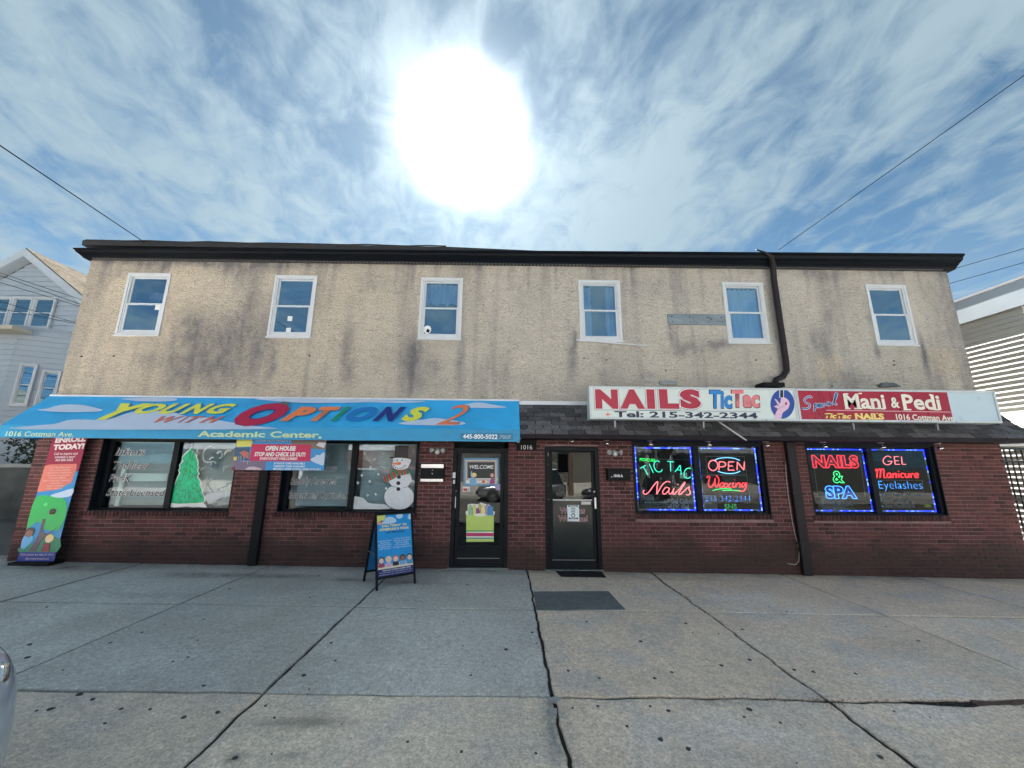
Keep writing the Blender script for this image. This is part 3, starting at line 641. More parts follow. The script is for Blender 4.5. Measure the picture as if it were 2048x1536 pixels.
# ---- upper windows
upglass = glass('upper_glass', .38, (.62, .76, .88), 0, .05, 1.5, (.66, .87, 1))
sashm = mat('vinyl_sash', (.56, .60, .64), .35, var=.05, vs=6)
curt = mat('net_curtain', (.55, .60, .64), .9, var=.25, vs=7, stretch=(9, 1, .6))
darkroom = mat('room_dark', (.05, .055, .06), .9, var=.1)
def ring(fr, a0, a1, b0, b1, t, w0, w1, mb=None, tb=None, tt=None):
    mb = mb or MB(); tb = t if tb is None else tb; tt = t if tt is None else tt
    panel(fr, a0, a1, b1-tt, b1, w0, w1, mb); panel(fr, a0, a1, b0, b0+tb, w0, w1, mb)
    panel(fr, a0, a0+t, b0+tb, b1-tt, w0, w1, mb); panel(fr, a1-t, a1, b0+tb, b1-tt, w0, w1, mb); return mb
def sash_window(x, z0, z1, w, parent, fr, kind, lab, gl=upglass, depth=.02):
    root = bpy.data.objects.new('sash_window', None); COL.objects.link(root); root.parent = parent; root['label'] = lab
    h = z1-z0
    ring(fr, x, x+w, z0, z1, .046, -.05, depth, tb=.04).build('frame', whitep, root, bevel=.004)
    ring(fr, x+.046, x+w-.046, z0+.04, z1-.046, .026, -.05, depth-.016).build('jamb_liner', whitep, root)
    zm = z0+h*.50; xa, xb = x+.074, x+w-.074
    ring(fr, xa, xb, zm-.015, z1-.074, .030, -.055, -.028).build('upper_sash', sashm, root, bevel=.002)
    ring(fr, xa, xb, z0+.066, zm+.015, .036, -.028, -.002, tb=.046).build('lower_sash', sashm, root, bevel=.002)
    panel(fr, xa+.03, xb-.03, zm, z1-.1, -.046, -.042).build('pane', gl, root)
    panel(fr, xa+.036, xb-.036, z0+.11, zm-.01, -.018, -.014).build('pane', gl, root)
    if kind != 'none': panel(fr, x-.012, x+w+.012, z0-.022, z0+.004, -.02, depth+.018).build('sill', whitep, root, bevel=.003)
    # room box behind
    m_ = MB(); panel(fr, x+.02, x+w-.02, z0+.02, z1-.02, *((-.75, -.74) if kind != 'house' else (-.066, -.060)), m_); m_.build('room_back', darkroom, root)
    return root, xa, xb, zm
FS = facade(YS)
kinds = ['pink', 'blind', 'lace', 'bare', 'curtain', 'tree']
labs = ['upper sash window at far left with dark panes and a white card', 'upper sash window with closed blinds in its top half', 'upper sash window with lace curtain and a round sticker', 'upper sash window above the white shop sign with tied back curtains', 'upper sash window with closed white curtains beside the plank', 'upper sash window at the far right, dark behind the glass']
for i, x in enumerate(UWX):
    root, xa, xb, zm = sash_window(x, UZ0, UZ1, UW, B, FS, kinds[i], labs[i])
    k = kinds[i]
    if k == 'blind':
        m_ = MB()
        for q in range(22): zz = zm+.02+q*.0262; m_.hexa([tuple(FS.P(a, b, c)) for a, b, c in ((xa,zz,-.10),(xb,zz,-.10),(xb,zz+.012,-.085),(xa,zz+.012,-.085),(xa,zz+.001,-.10),(xb,zz+.001,-.10),(xb,zz+.013,-.085),(xa,zz+.013,-.085))])
        bl_ = m_.build('venetian_blind', mat('blind_grey', (.42, .46, .5), .6, var=.1), root); bl_['kind'] = 'stuff'
    if k in ('lace', 'curtain', 'bare'):
        m_ = MB(); n_ = 40
        z_b = {'lace': zm+.10, 'curtain': UZ0+.08, 'bare': UZ0+.08}[k]
        for q in range(n_):
            a, b = xa+(xb-xa)*q/n_, xa+(xb-xa)*(q+1)/n_
            if k == 'bare':
                t = abs((q+.5)/n_-.5)*2
                if t < .45: continue
            w_ = lambda u: -.13+.022*math.sin(u*55+math.sin(u*9)*2)
            zb = z_b+(.05*abs(math.sin(q*.25)) if k == 'lace' else 0)
            m_.add([FS.P(a, zb, w_(a)), FS.P(b, zb, w_(b)), FS.P(b, UZ1-.1, w_(b)), FS.P(a, UZ1-.1, w_(a))], [(0, 1, 2, 3)])
        m_.build('curtain', curt if k != 'curtain' else mat('white_curtain', (.78, .80, .80), .9, var=.15, vs=5, stretch=(7, 1, .5)), root, smooth=True)
    if k == 'pink':
        m_ = MB(); polymesh(m_, FS, smooth_pts([(xa+.25, zm+.20), (xa+.40, zm+.32), (xa+.52, zm+.28), (xa+.58, zm+.42), (xa+.60, zm+.22), (xa+.45, zm+.13)], 3), -.16, -.155)
        m_.build('pink_light_shape', mat('pink_light_tint', (.55, .28, .28), .9, var=.4, vs=10), root)  # pinkish light in the dark room put in as a coloured shape
        panel(FS, xb-.13, xb-.03, zm-.12, zm-.02, -.013, -.011).build('white_card', paperw, root)
        panel(FS, x+.10, x+UW-.06, UZ0+.035, UZ0+.062, -.001, .003).build('sill_slot', blackm, root)
    if k == 'blind':
        for q in (.10, .34): panel(FS, xa+.27, xa+.36, UZ0+q, UZ0+q+.10, -.012, -.010).build('paper_note', paperw, root)
    if k == 'lace':
        m_ = MB(); polymesh(m_, FS, ell(xa+.10, UZ0+.20, .075, .085), -.012, -.010); m_.build('round_sticker', paperw, root)
        m_ = MB(); polymesh(m_, FS, [(xa+.07, UZ0+.16), (xa+.13, UZ0+.13), (xa+.15, UZ0+.19), (xa+.10, UZ0+.22)], -.0095, -.009); m_.build('sticker_mark', blackm, root)
    if k == 'tree':
        m_ = MB(); panel(FS, xa+.23, xa+.42, UZ0+.1, zm, -.3, -.29, m_); m_.build('tree_reflection', mat('reflection_olive', (.12, .10, .06), .95, var=.5, vs=12), root)  # reflection of a tree imitated by an olive panel behind the glass

# ---- eaves: soffit with vents, curved cornice gutter, roof edge
ez = lambda x: 5.775+.0035*x
tz = lambda x: 5.925+.0117*x
prof = [(YS-.02, -.004), (YS-.10, .000), (YS-.115, .022), (YS-.14, .035), (YS-.19, .065), (YS-.245, .085), (YS-.265, .125), (YS-.30, .14), (YS-.30, None), (YS-.26, None), (YS+.3, None), (YS+.3, -.004)]
def eave_ring(x):
    h = tz(x)-ez(x); out = []
    for y, q in prof[:8]: out.append((x, y, ez(x)+q*h/.155 if q > 0 else ez(x)+q))
    out += [(x, YS-.30, tz(x)+.012), (x, YS-.25, tz(x)+.014), (x, YS+.3, tz(x)+.02), (x, YS+.3, ez(x)-.004)]
    return out
m_ = MB(); a, b = eave_ring(SXL-.07), eave_ring(SXR+.09); n_ = len(a)
vs2 = []; K = 12
for k in range(K+1):
    t = k/K; x = (SXL-.07)*(1-t)+(SXR+.09)*t; vs2 += eave_ring(x)
fs2 = [(k*n_+i, (k+1)*n_+i, (k+1)*n_+(i+1) % n_, k*n_+(i+1) % n_) for k in range(K) for i in range(n_)]
fs2 += [tuple(range(n_)), tuple(range(K*n_, (K+1)*n_))[::-1]]
m_.add(vs2, fs2); corn = m_.build('cornice_gutter', mat('gutter_brown', (.004, .006, .010), .5, spec=.12, var=.25, vs=6, stretch=(.15, 1, 1)), B)
m_ = MB()
x = SXL+.1
ventm = mat('soffit_vent', (.10, .10, .11), .6, var=.1)
while x < SXR-.15:                                    # soffit ventilation louvres
    vv = MB(); vv.box(x, x+.052, YS-.092, YS-.028, ez(x)-.012, ez(x)+.002); m_.add(vv.v, vv.f); x += .072
vo = m_.build('soffit_vent', ventm, B); vo['kind'] = 'stuff'
rb = MB(); rb.hexa([(SXL-.16,YS-.1,6.02),(-1.2,YS-.1,6.02),(-1.2,17.1,6.02),(SXL-.16,17.1,6.02),(SXL-.16,YS-.1,6.128),(-1.2,YS-.1,6.118),(-1.2,17.1,6.118),(SXL-.16,17.1,6.128)]); rb.hexa([(-1.2,YS-.1,6.0),(1.8,YS-.1,5.96),(1.8,17.1,5.96),(-1.2,17.1,6.0),(-1.2,YS-.1,6.118),(1.8,YS-.1,6.03),(1.8,17.1,6.03),(-1.2,17.1,6.118)]); rb.box(1.8, SXR+.06, YS+.1, 17.1, 5.95, 6.03); rb.box(SXL+.01, SXR-.01, YS+.35, 17, 5.86, 6.02)
rb.build('roof', mat('roof_felt', (.025, .025, .028), .8, var=.3, vs=3), B)
rr = MB(); rr.tube([(SXL-.1+i*.4, YS-.1+.01*math.sin(i*1.7), 6.13+.006*math.sin(i*2.3)) for i in range(19)], .012, 6); rr.build('roof_edge_strip', brownm, B)

# ---- downspouts
m_ = MB()
P_ = lambda px, py, Y: at(px, py, Y)
t0 = P_(1543, 512, 6.97); pts = [P_(1512,499,6.93)+Vector((0,0,.0)), P_(1530,505,6.91), P_(1543,515,6.95), P_(1546,535,7.08), P_(1548,560,7.12), P_(1572,725,7.12), P_(1573,742,7.12), P_(1566,753,7.11), P_(1552,760,7.09), P_(1549,775,7.06), P_(1550,800,7.03)]
m_.tube(pts, [.012, .02, .05, .055, .055, .055, .056, .056, .056, .056, .056], 12)
m_.build('downspout', brownm, B, smooth=True)
for py in (690,): 
    pass
for px0, px1, lab in ((1576, 1610, 'dark brown downspout in front of the brick between the two neon windows'), ):
    m_ = MB(); m_.box(5.215, 5.385, YF-.10, YF-.003, gz(5.3)+.01, 2.24); o = m_.build('downspout', brownm, B, bevel=.02); o['label'] = lab
    for z in (.45, 1.3): MB().box(5.195, 5.405, YF-.105, YF-.003, z, z+.03).build('pipe_strap', brownm, B)
m_ = MB(); m_.box(-4.37, -4.21, YF-.09, YF-.003, gz(-4.3)+.01, 2.24); o = m_.build('downspout', blackm, B, bevel=.02); o['label'] = 'black square downspout between the two daycare windows'

# ---- pent roof with shingles over the right half
PT, PB = (YF-.02, 2.905), (6.70, 2.315)
psl = Vector((0, PT[0]-PB[0], PT[1]-PB[1])); PFr = Fr((0, PB[0], PB[1]), (1, 0, 0), psl); PLn = psl.length
px0_, px1_ = .265, 9.46
m_ = MB(); m_.add([(px0_,PB[0],PB[1]-.01),(px1_,PB[0],PB[1]-.01),(px1_-.1,PT[0],PT[1]-.01),(px0_,PT[0],PT[1]-.01),(px0_,PB[0],PB[1]-.04),(px1_,PB[0],PB[1]-.04),(px1_-.1,PT[0],2.27),(px0_,PT[0],2.27)],
     [(0,1,2,3),(5,4,7,6),(0,4,5,1),(1,5,6,2),(2,6,7,3),(3,7,4,0)])
pent = m_.build('pent_roof', mat('roof_board', (.012, .012, .013), .9, var=.2), B)
shm = mat('asphalt_shingle', (.088, .088, .096), .95, var=.5, vs=38, rnd=.38, bump=.8, bs=160, bd=.004)
nrw = 7; rh = PLn/nrw
for j in range(nrw):
    a = px0_-(.145 if j % 2 else .02)+random.uniform(-.02, .02)
    while a < px1_-.05:
        w_ = .288+random.uniform(-.006, .006); a0, a1 = max(a+.008, px0_), min(a+w_-.008, px1_-.1*(j+.5)/nrw)
        a += w_
        if a1-a0 < .04: continue
        b0 = j*rh-.010+random.uniform(-.005, .005); b1 = (j+1)*rh+.02; t_ = random.uniform(.010, .018); tl = random.uniform(-.004, .004)
        s_ = MB(); p = [PFr.P(a0,b0+tl,.0),PFr.P(a1,b0-tl,.0),PFr.P(a1,b1,-.006),PFr.P(a0,b1,-.006),PFr.P(a0,b0+tl,t_),PFr.P(a1,b0-tl,t_),PFr.P(a1,b1,-.001),PFr.P(a0,b1,-.001)]
        s_.hexa(p); s_.build('shingle', shm, pent)
m_ = MB(); m_.box(px0_, px1_-.1, YF-.055, YF-.004, 2.893, 2.965); m_.build('roof_flashing', mat('white_flashing', (.62, .66, .70), .45, var=.12, vs=3), B, bevel=.004)
m_ = MB(); m_.box(px0_, px1_, PB[0]-.022, PB[0]+.004, 2.238, 2.302); m_.box(px0_, px1_, PB[0]+.01, YF-.01, 2.236, 2.262); m_.box(px1_-.02, px1_, PB[0]+.006, YF-.01, 2.264, 2.302)
m_.box(px0_, px1_, PB[0]-.034, PB[0]-.0225, 2.285, 2.300)
fasc = m_.build('fascia_board', mat('fascia_paint', (.018, .014, .018), .6, spec=.2, var=.2, vs=4), B)
m_ = MB(); m_.box(XL+.05, px0_-.01, YF-.02, YF-.001, 2.262, 2.32); m_.build('head_board', blackm, B)

# ---- shop windows
shopglass = glass('shop_glass', .025, (.80, .88, .90), 0)
neonglass = glass('neon_shop_glass', .0, (.70, .80, .82), 0, 0, 1.33)
DW = .155; DR = .07
FG = facade(YF+DW+.02)                                 # glass plane
def shop_window(x0, x1, z0, z1, xm, lab, gl, DW=.155, t=.085):
    root = bpy.data.objects.new('shop_window', None); COL.objects.link(root); root.parent = B; root['label'] = lab
    fr = facade(YF+DW); m_ = ring(fr, x0, x1, z0, z1, t, -.06, .03, tb=.035, tt=.15); m_.build('frame', black, root, bevel=.004)
    panel(fr, xm-.052, xm+.052, z0+.035, z1-.15, -.06, .03).build('mullion', black, root, bevel=.004)
    # painted reveals
    rv = MB(); rv.box(x0-.004, x0+.012, YF-.004, YF+DW-.032, z0, z1); rv.box(x1-.012, x1+.004, YF-.004, YF+DW-.032, z0, z1); rv.box(x0+.012, x1-.012, YF-.02, YF+DW-.032, z0-.002, z0+.012); rv.box(x0+.012, x1-.012, YF+.0, YF+DW-.032, z1-.11, z1)
    rv.build('reveal', black, root)
    for a, b in ((x0+t, xm-.052), (xm+.052, x1-t)): panel(fr, a, b, z0+.035, z1-.15, -.024, -.018).build('pane', gl, root)
    return root
w1 = shop_window(*OPEN[0], -6.07, 'daycare shop window with service list and painted green tree', shopglass)
w2 = shop_window(*OPEN[1], -2.795, 'daycare shop window with painted snowman and curriculum lettering', shopglass)
w3 = shop_window(*OPEN[4], 3.576, 'nail salon window with tic tac nails and open neon signs', neonglass, DR, .065)
w4 = shop_window(*OPEN[5], 6.872, 'nail salon window with nails and spa neon signs', neonglass, DR, .065)
# interiors
roomd = mat('salon_wall', (.055, .06, .06), .9, var=.3, vs=2)
for nm, x0, x1, y1, m__ in (('daycare_room', XL+.25, -.0, 11.5, mat('daycare_wall', (.42, .44, .42), .9, var=.2, vs=1)), ('salon_room', .15, XR-.25, 12.5, roomd)):
    q = MB(); z0, z1 = -.2, 2.44
    q.add([(x0,YF+.3,z0),(x1,YF+.3,z0),(x1,y1,z0),(x0,y1,z0),(x0,YF+.3,z1),(x1,YF+.3,z1),(x1,y1,z1),(x0,y1,z1)], [(0,1,2,3),(7,6,5,4),(2,6,7,3),(0,3,7,4),(1,5,6,2)])
    q.build(nm, m__, B)
blindm = mat('white_blind', (.80, .83, .85), .6, var=.08, vs=3)
for x0, x1, root in ((-7.22,-5.98,w1),(-5.88,-4.93,w1),(-3.85,-2.79,w2),(-2.68,-1.64,w2)):
    q = MB(); z = 1.02
    while z < 2.13:
        q.hexa([(x0,7.46,z),(x1,7.46,z),(x1,7.482,z+.016),(x0,7.482,z+.016),(x0,7.46,z+.0015),(x1,7.46,z+.0015),(x1,7.482,z+.0175),(x0,7.482,z+.0175)]); z += .023
    for xx in (x0+.15, (x0+x1)/2, x1-.15): q.box(xx, xx+.004, 7.455, 7.457, 1.02, 2.13)
    o = q.build('venetian_blind', blindm, root); o['kind'] = 'stuff'
    MB().box(x0, x1, 7.45, 7.49, 2.13, 2.16).build('blind_rail', blindm, root)
shelf = MB(); shelf.box(-7.0, -6.2, 7.40, 7.445, 1.44, 1.58); shelf.box(-7.05, -6.98, 7.40, 7.445, 1.0, 1.75); shelf.build('shelf_unit', mat('white_shelf', (.8, .84, .8), .6), w1)

# ---- vinyl lettering and painted pictures on the daycare glass
GF = facade(YF+DW+.018)
A1 = Pix(GF, 150, 860, 5.85)
wh = flat(235, 240, 245, 1.0); nav = flat(22, 30, 48, 1.0); ink = flat(18, 34, 70)
for body, box in (('Infants', (475,212,822,298)), ('Toddlers', (455,370,845,456)), ('Pre-K', (400,520,660,606)), ('State Licensed', (370,690,1056,772))):
    A1.text('lettering_outline', body, box, wh, w1, .001, bold=.035, shear=.25, grow=.005); A1.text('lettering', body, box, nav, w1, .003, bold=.004, shear=.25)
A3 = Pix(GF, 440, 770, 4.876)
for body, box in (('Club', (960,652,1056,702)), ('24 Hours', (925,780,1140,838)), ('Subsidy Accepted', (685,898,1142,992)), ('Educational Curriculum', (665,1035,1246,1110))):
    A3.text('lettering_outline', body, box, wh, w2, .001, bold=.035, shear=.25, grow=.005); A3.text('lettering', body, box, ink, w2, .003, bold=.004, shear=.25)
AT = Pix(GF, 340, 870, 9.036)
tree_o = [(400,205),(412,280),(445,325),(500,372),(478,405),(505,440),(522,500),(508,540),(532,590),(505,640),(538,700),(508,750),(560,815),(575,880),(560,930),(610,1000),(585,1040),(635,1110),(645,1170),(600,1225),(300,1245),(15,1235),(22,1100),(50,970),(85,880),(130,760),(165,680),(145,640),(175,590),(165,540),(225,465),(215,430),(240,365),(320,285),(378,238)]
tree_i = [(400,225),(408,290),(432,335),(478,378),(465,400),(488,440),(505,500),(495,540),(515,590),(490,640),(518,700),(490,750),(535,830),(540,880),(545,930),(580,1000),(570,1040),(610,1110),(618,1170),(590,1215),(300,1238),(22,1228),(35,1100),(65,970),(102,880),(150,760),(188,680),(165,640),(195,590),(185,540),(245,470),(228,440),(258,372),(335,295),(382,248)]
m_ = MB(); AT.poly(m_, tree_o, .001, 2); AT.poly(m_, [(5,1302),(8,1238),(100,1232),(250,1238),(400,1232),(560,1215),(640,1255),(668,1312),(500,1298),(420,1306),(300,1292),(150,1306)], .0025, 2); o = m_.build('snow_outline', wh, w1)
m_ = MB(); AT.poly(m_, tree_i, .003, 2); o = m_.build('painted_tree', mat('green_window_paint', (.0, .55, .25), .5, var=.38, vs=9), w1); o['label'] = 'bright green christmas tree painted on the glass'
m_ = MB(); m2 = MB(); m3 = MB()
for k in range(260):
    y = random.uniform(280, 1225); t = (y-225)/1000; cx__ = 400-85*t; hw = 30+ 250*t; x = cx__+random.uniform(-hw, hw)*.88; L_ = random.uniform(25, 60); dx = (x-cx__)/max(60, hw)*.8
    tgt = random.choice((m_, m2, m3)); AT.line(tgt, [(x, y), (x+dx*L_*.6, min(1232, y+L_))], random.uniform(.006, .014), .0045+random.uniform(0, .0005), 0)
m_.build('brush_strokes', mat('dark_green_paint', (.0, .20, .07), .5), w1)['kind'] = 'stuff'
m2.build('brush_strokes', mat('teal_paint', (.01, .62, .40), .5), w1)['kind'] = 'stuff'
m3.build('brush_strokes', mat('mid_green_paint', (.0, .50, .14), .5), w1)['kind'] = 'stuff'
frost = mat('frost_paint', (.42, .50, .52), .6, var=.3, vs=20, alpha=.75); frostw = mat('frost_white', (.8, .84, .86), .6, var=.2, vs=20)
m_ = MB()
for pts in ([(805,225),(700,215),(630,265),(598,340),(600,430),(650,490),(745,485)], [(860,340),(900,300),(940,330),(930,400),(880,420)], [(980,360),(1040,290),(1105,285)], [(560,640),(585,600),(660,570)], [(740,570),(745,500),(800,480),(830,520)], [(960,570),(1080,560),(1000,600)], [(975,590),(965,660)], [(675,740),(655,1030)], [(755,775),(690,890),(790,1040)], [(850,1000),(930,960),(1060,900)], [(1010,880),(1080,870),(1150,850)]):
    AT.line(m_, pts, .028, .002)
o = m_.build('frost_lettering', frost, w1); o['label'] = 'faint grey frost lettering painted beside the tree'
m_ = MB()
for pts in ([(618,285),(660,235),(730,212),(812,228)], [(852,335),(885,298),(932,292)], [(985,350),(1010,300),(1060,275),(1102,283)], [(718,450),(745,412),(790,405)], [(1060,935),(1075,920)], [(915,985),(935,970)], [(740,612),(760,605)]): AT.line(m_, pts, .020, .0035)
m_.build('frost_highlight', frostw, w1)
m_ = MB(); AT.poly(m_, [(640,1085),(740,1050),(900,1042),(1030,1030),(1150,1020),(1120,1095),(950,1130),(820,1190),(690,1240)], .002, 2)
for k in range(26):
    y0_ = random.uniform(1150, 1300); x0__ = random.uniform(680, 950); AT.line(m_, [(x0__, y0_), (x0__+90, y0_-35), (min(1110, x0__+190), y0_-55)], random.uniform(.005, .010), .0025)
m_.build('painted_snow', mat('snow_paint', (.66, .72, .75), .6, var=.15, vs=12), w1)
# snowman
m_ = MB()
A3.poly(m_, ell(1748, 1092, 146, 122), .001); A3.poly(m_, ell(1757, 915, 112, 98), .0022); A3.poly(m_, [(1698,712),(1856,716),(1845,780),(1822,815),(1760,828),(1702,812),(1680,780),(1690,740)], .0034, 2)
o = m_.build('painted_snowman', mat('snowman_white', (.74, .79, .86), .6, var=.08, vs=14), w2); o['label'] = 'painted snowman with black top hat and striped scarf'
m_ = MB(); A3.poly(m_, [(1708,590),(1840,590),(1834,706),(1702,706)], .0046); A3.line(m_, [(1655,708),(1760,704),(1862,716)], .022, .0062); m_.build('top_hat', flat(16, 20, 30), w2); m_ = MB()
for q in ((1745,897),(1740,957),(1740,1015)): A3.poly(m_, ell(*q, 20, 19, 10), .005)
for q in ((1730,735),(1778,733)): A3.poly(m_, ell(*q, 7, 7, 8), .005)
for q in ((1697,788),(1714,803),(1734,811),(1756,813),(1776,809),(1794,799),(1806,784)): A3.poly(m_, ell(*q, 6, 6, 6), .005)
A3.line(m_, [(1650,960),(1690,990),(1740,1000)], .006, .005); A3.line(m_, [(1790,1003),(1830,990),(1855,965)], .006, .005)
m_.build('coal_dots', flat(16, 20, 30), w2)['kind'] = 'stuff'
m_ = MB(); A3.poly(m_, [(1658,770),(1762,748),(1768,765),(1755,780),(1720,778)], .0052); m_.build('carrot_nose', flat(225, 130, 60), w2)
sc = [(1672,818),(1712,835),(1757,842),(1800,835),(1838,815)]; m_ = MB(); m2 = MB()
band = [(1680,835),(1700,845),(1720,852),(1742,855),(1765,855),(1788,852),(1812,846),(1838,838)]
for i in range(len(band)-1): A3.line(m_ if i % 2 else m2, [band[i], band[i+1]], .105, .0055, 0)
tail = [(1730,850),(1712,868),(1690,882),(1668,894),(1645,905),(1622,912),(1600,918)]
for i in range(len(tail)-1): A3.line(m_ if i % 2 else m2, [tail[i], tail[i+1]], .12, .007, 0)
m_.build('scarf_stripe', flat(190, 55, 60), w2); m2.build('scarf_stripe', flat(40, 130, 90), w2)
m_ = MB(); A3.poly(m_, [(1285,1208),(1298,1092),(1340,1090),(1400,1102),(1440,1145),(1500,1158),(1600,1162),(1640,1185),(1650,1208)], .0008, 2)
for q in ((1410,665),(1595,665),(1505,725),(1385,880),(1460,940),(1345,955),(1440,1075),(1520,1065),(1545,870),(1470,800),(1620,1010)): A3.poly(m_, ell(*q, 13, 13, 8), .001)
for k in range(16): A3.line(m_, [(1420+k*1.5, 730), (1500+150*math.cos(k*.28+3.4), 730+120*math.sin(k*.28+3.4))], .004, .0008, 0)
m_.build('painted_snow', _mc['snow_paint'], w2)

# ---- doors
def door(x0, x1, z1, gx0, gx1, gz0, gz1, hx, lab, rail=None):
    root = bpy.data.objects.new('shop_door', None); COL.objects.link(root); root.parent = B; root['label'] = lab
    g0 = gz((x0+x1)/2); fr = facade(YF+.06)
    m_ = MB(); panel(fr, x0, x0+.075, g0+.015, z1, -.08, .055, m_); panel(fr, x1-.075, x1, g0+.015, z1, -.08, .055, m_); panel(fr, x0+.075, x1-.075, z1-.085, z1, -.08, .055, m_)
    m_.build('door_frame', black, root, bevel=.004)
    m_ = MB(); panel(fr, x0+.08, gx0, g0+.03, z1-.09, -.03, .012, m_); panel(fr, gx1, x1-.08, g0+.03, z1-.09, -.03, .012, m_); panel(fr, gx0, gx1, gz1, z1-.09, -.03, .012, m_); panel(fr, gx0, gx1, g0+.03, gz0, -.03, .012, m_)
    m_.build('door_leaf', black, root, bevel=.003)
    panel(fr, gx0, gx1, gz0, gz1, -.012, -.006).build('door_glass', glass('door_glass', .015, (.5, .6, .62), 0, 0, 1.4), root)
    panel(fr, x0-.02, x1+.02, g0+.0, g0+.028, -.1, .09).build('threshold', mat('threshold_alu', (.18, .21, .22), .4, .7, var=.2), root, bevel=.004)
    panel(fr, gx0-.02, gx1+.01, g0+.165, g0+.175, .012, .016).build('kick_strip', greym, root)
    m_ = MB(); panel(fr, hx-.018, hx+.018, 1.02, 1.22, .04, .055, m_); panel(fr, hx-.012, hx+.012, 1.03, 1.05, .012, .04, m_); panel(fr, hx-.012, hx+.012, 1.19, 1.21, .012, .04, m_)
    m_.build('pull_handle', steel, root, bevel=.006)
    MB().lathe(fr.P(hx, 1.315, .012), (0, -1, 0), [(0, .02), (.012, .02), (.016, .014), (.018, .008)], 14).build('lock_cylinder', steel, root)
    return root, fr
d1, fd1 = door(-.95, .07, 2.08, -.80, -.075, .40, 1.99, -.885, 'black aluminium glass door of the daycare with welcome poster')
d2, fd2 = door(.735, 1.735, 2.125, .88, 1.60, .20, 2.02, 1.645, 'black glass door of the nail salon above the rubber mat')
# hinge-side plates and lower dark film of the salon door
panel(fd2, .881, 1.599, .201, 1.17, -.0055, -.003).build('dark_film', mat('black_film', (.012, .018, .02), .15), d2)
panel(fd2, .88, 1.60, 1.155, 1.178, -.008, .004).build('push_bar', mat('bar_white', (.5, .52, .52), .4), d2)
m_ = MB()
for z in (2.02, 2.0, 1.97, 1.81, 1.45, 1.2, .9): m_.lathe(fd2.P(.80, z-.02, .056), (0, -1, 0), [(0, .004), (.003, .004)], 6)
m_.build('door_screws', steel, d2)
D1 = Pix(facade(YF+.06+.004), 830, 880, 5.69)
for q, nm in (((433,368,466,432), 'keypad'), ((438,452,460,495), 'door_bell')): panel(fd1, *fd1.rect(830+q[0]/5.69, 880+q[1]/5.69, 830+q[2]/5.69, 880+q[3]/5.69), .055, .070).build(nm, whitep, d1, bevel=.002)

# ---- posters on the daycare door
P1 = facade(YF+.06+.006-.004)
pw = Pix(P1, 830, 880, 5.69)
wp = thing('welcome_poster', 'welcome poster with blue border and two children, on the daycare door glass', 'poster')
def q(mb_pts, m, parent, name, pix, w, sm=0):
    mb = MB()
    for pts in mb_pts: pix.poly(mb, pts, w, sm)
    return mb.build(name, m, parent)
def R4(a, b, c, d): return [(a, b), (c, b), (c, d), (a, d)]
q([R4(553,207,950,518)], flat(60, 140, 190), wp, 'poster_sheet', pw, .002)
q([R4(575,228,930,498)], flat(205, 190, 175), wp, 'inner_border', pw, .0035)
q([R4(592,245,912,455)], flat(120, 110, 115), wp, 'board_frame', pw, .005)
q([R4(605,256,902,448)], flat(14, 30, 38), wp, 'chalkboard', pw, .0065)
pw.text('lettering', 'WELCOME', (620,284,895,328), wh, wp, .009, bold=.01, shear=.15)
m_ = MB()
for k in range(34):
    for yy in (217, 508): pw.poly(m_, ell(563+k*11.5, yy, 3, 3, 6), .0036)
for k in range(24):
    for xx in (563, 941): pw.poly(m_, ell(xx, 222+k*12, 3, 3, 6), .0036)
m_.build('border_dots', flat(170, 200, 215), wp)
q([R4(585,460,620,490), R4(700,462,728,486), R4(735,462,760,486), R4(800,462,820,486), R4(600,436,900,450)], flat(225, 225, 220), wp, 'paper_cards', pw, .008)
q([R4(765,462,795,486), R4(622,462,640,482)], flat(200, 70, 70), wp, 'red_cards', pw, .008)
q([[(625,510),(628,450),(640,430),(632,370),(650,350),(648,395),(660,430),(690,440),(700,510)]], flat(110, 175, 215), wp, 'child_dress', pw, .010, 2)
q([ell(672,398,30,26,14)], flat(225, 215, 130), wp, 'child_hair', pw, .012); q([ell(668,410,18,18,12)], flat(225, 190, 165), wp, 'child_face', pw, .0135)
q([[(850,500),(860,450),(880,428),(900,445),(912,500)]], flat(150, 70, 150), wp, 'child_dress', pw, .010, 2)
q([ell(877,402,27,32,14)], flat(110, 60, 50), wp, 'child_hair', pw, .012); q([ell(877,402,19,22,12)], flat(205, 160, 150), wp, 'child_face', pw, .0135)
m_ = MB(); pw.line(m_, [(905,500),(925,470),(935,440),(920,425)], .018, .012); m_.build('green_arm', flat(200, 205, 120), wp)
o = q([[(905,520),(925,515),(985,495),(992,545),(970,572),(930,570),(915,545)]], flat(155, 140, 185), None, 'balloon_sticker', pw, .004, 2); tag(o, 'small lilac balloon sticker beside the welcome poster', 'sticker')
st_ = thing('hours_sticker', 'small white and red sticker under the welcome poster on the door glass', 'sticker')
q([R4(545,530,627,585)], flat(215, 210, 215), st_, 'sticker_sheet', pw, .003); q([R4(550,550,593,580)], flat(190, 60, 60), st_, 'red_block', pw, .0045); q([R4(598,552,620,578)], flat(110, 160, 190), st_, 'blue_block', pw, .0045)
cp = thing('crayon_box_poster', 'cut out poster of a yellow green crayon box with coloured crayons on the door', 'poster')
q([[(575,830),(580,808),(600,805),(600,735),(640,725),(720,730),(745,710),(790,725),(850,738),(890,765),(890,808),(910,815),(905,850),(560+30,870)]], flat(225, 225, 215), cp, 'white_backing', pw, .002)
q([R4(583,852,897,1158)], flat(190, 215, 110), cp, 'box_front', pw, .0035)
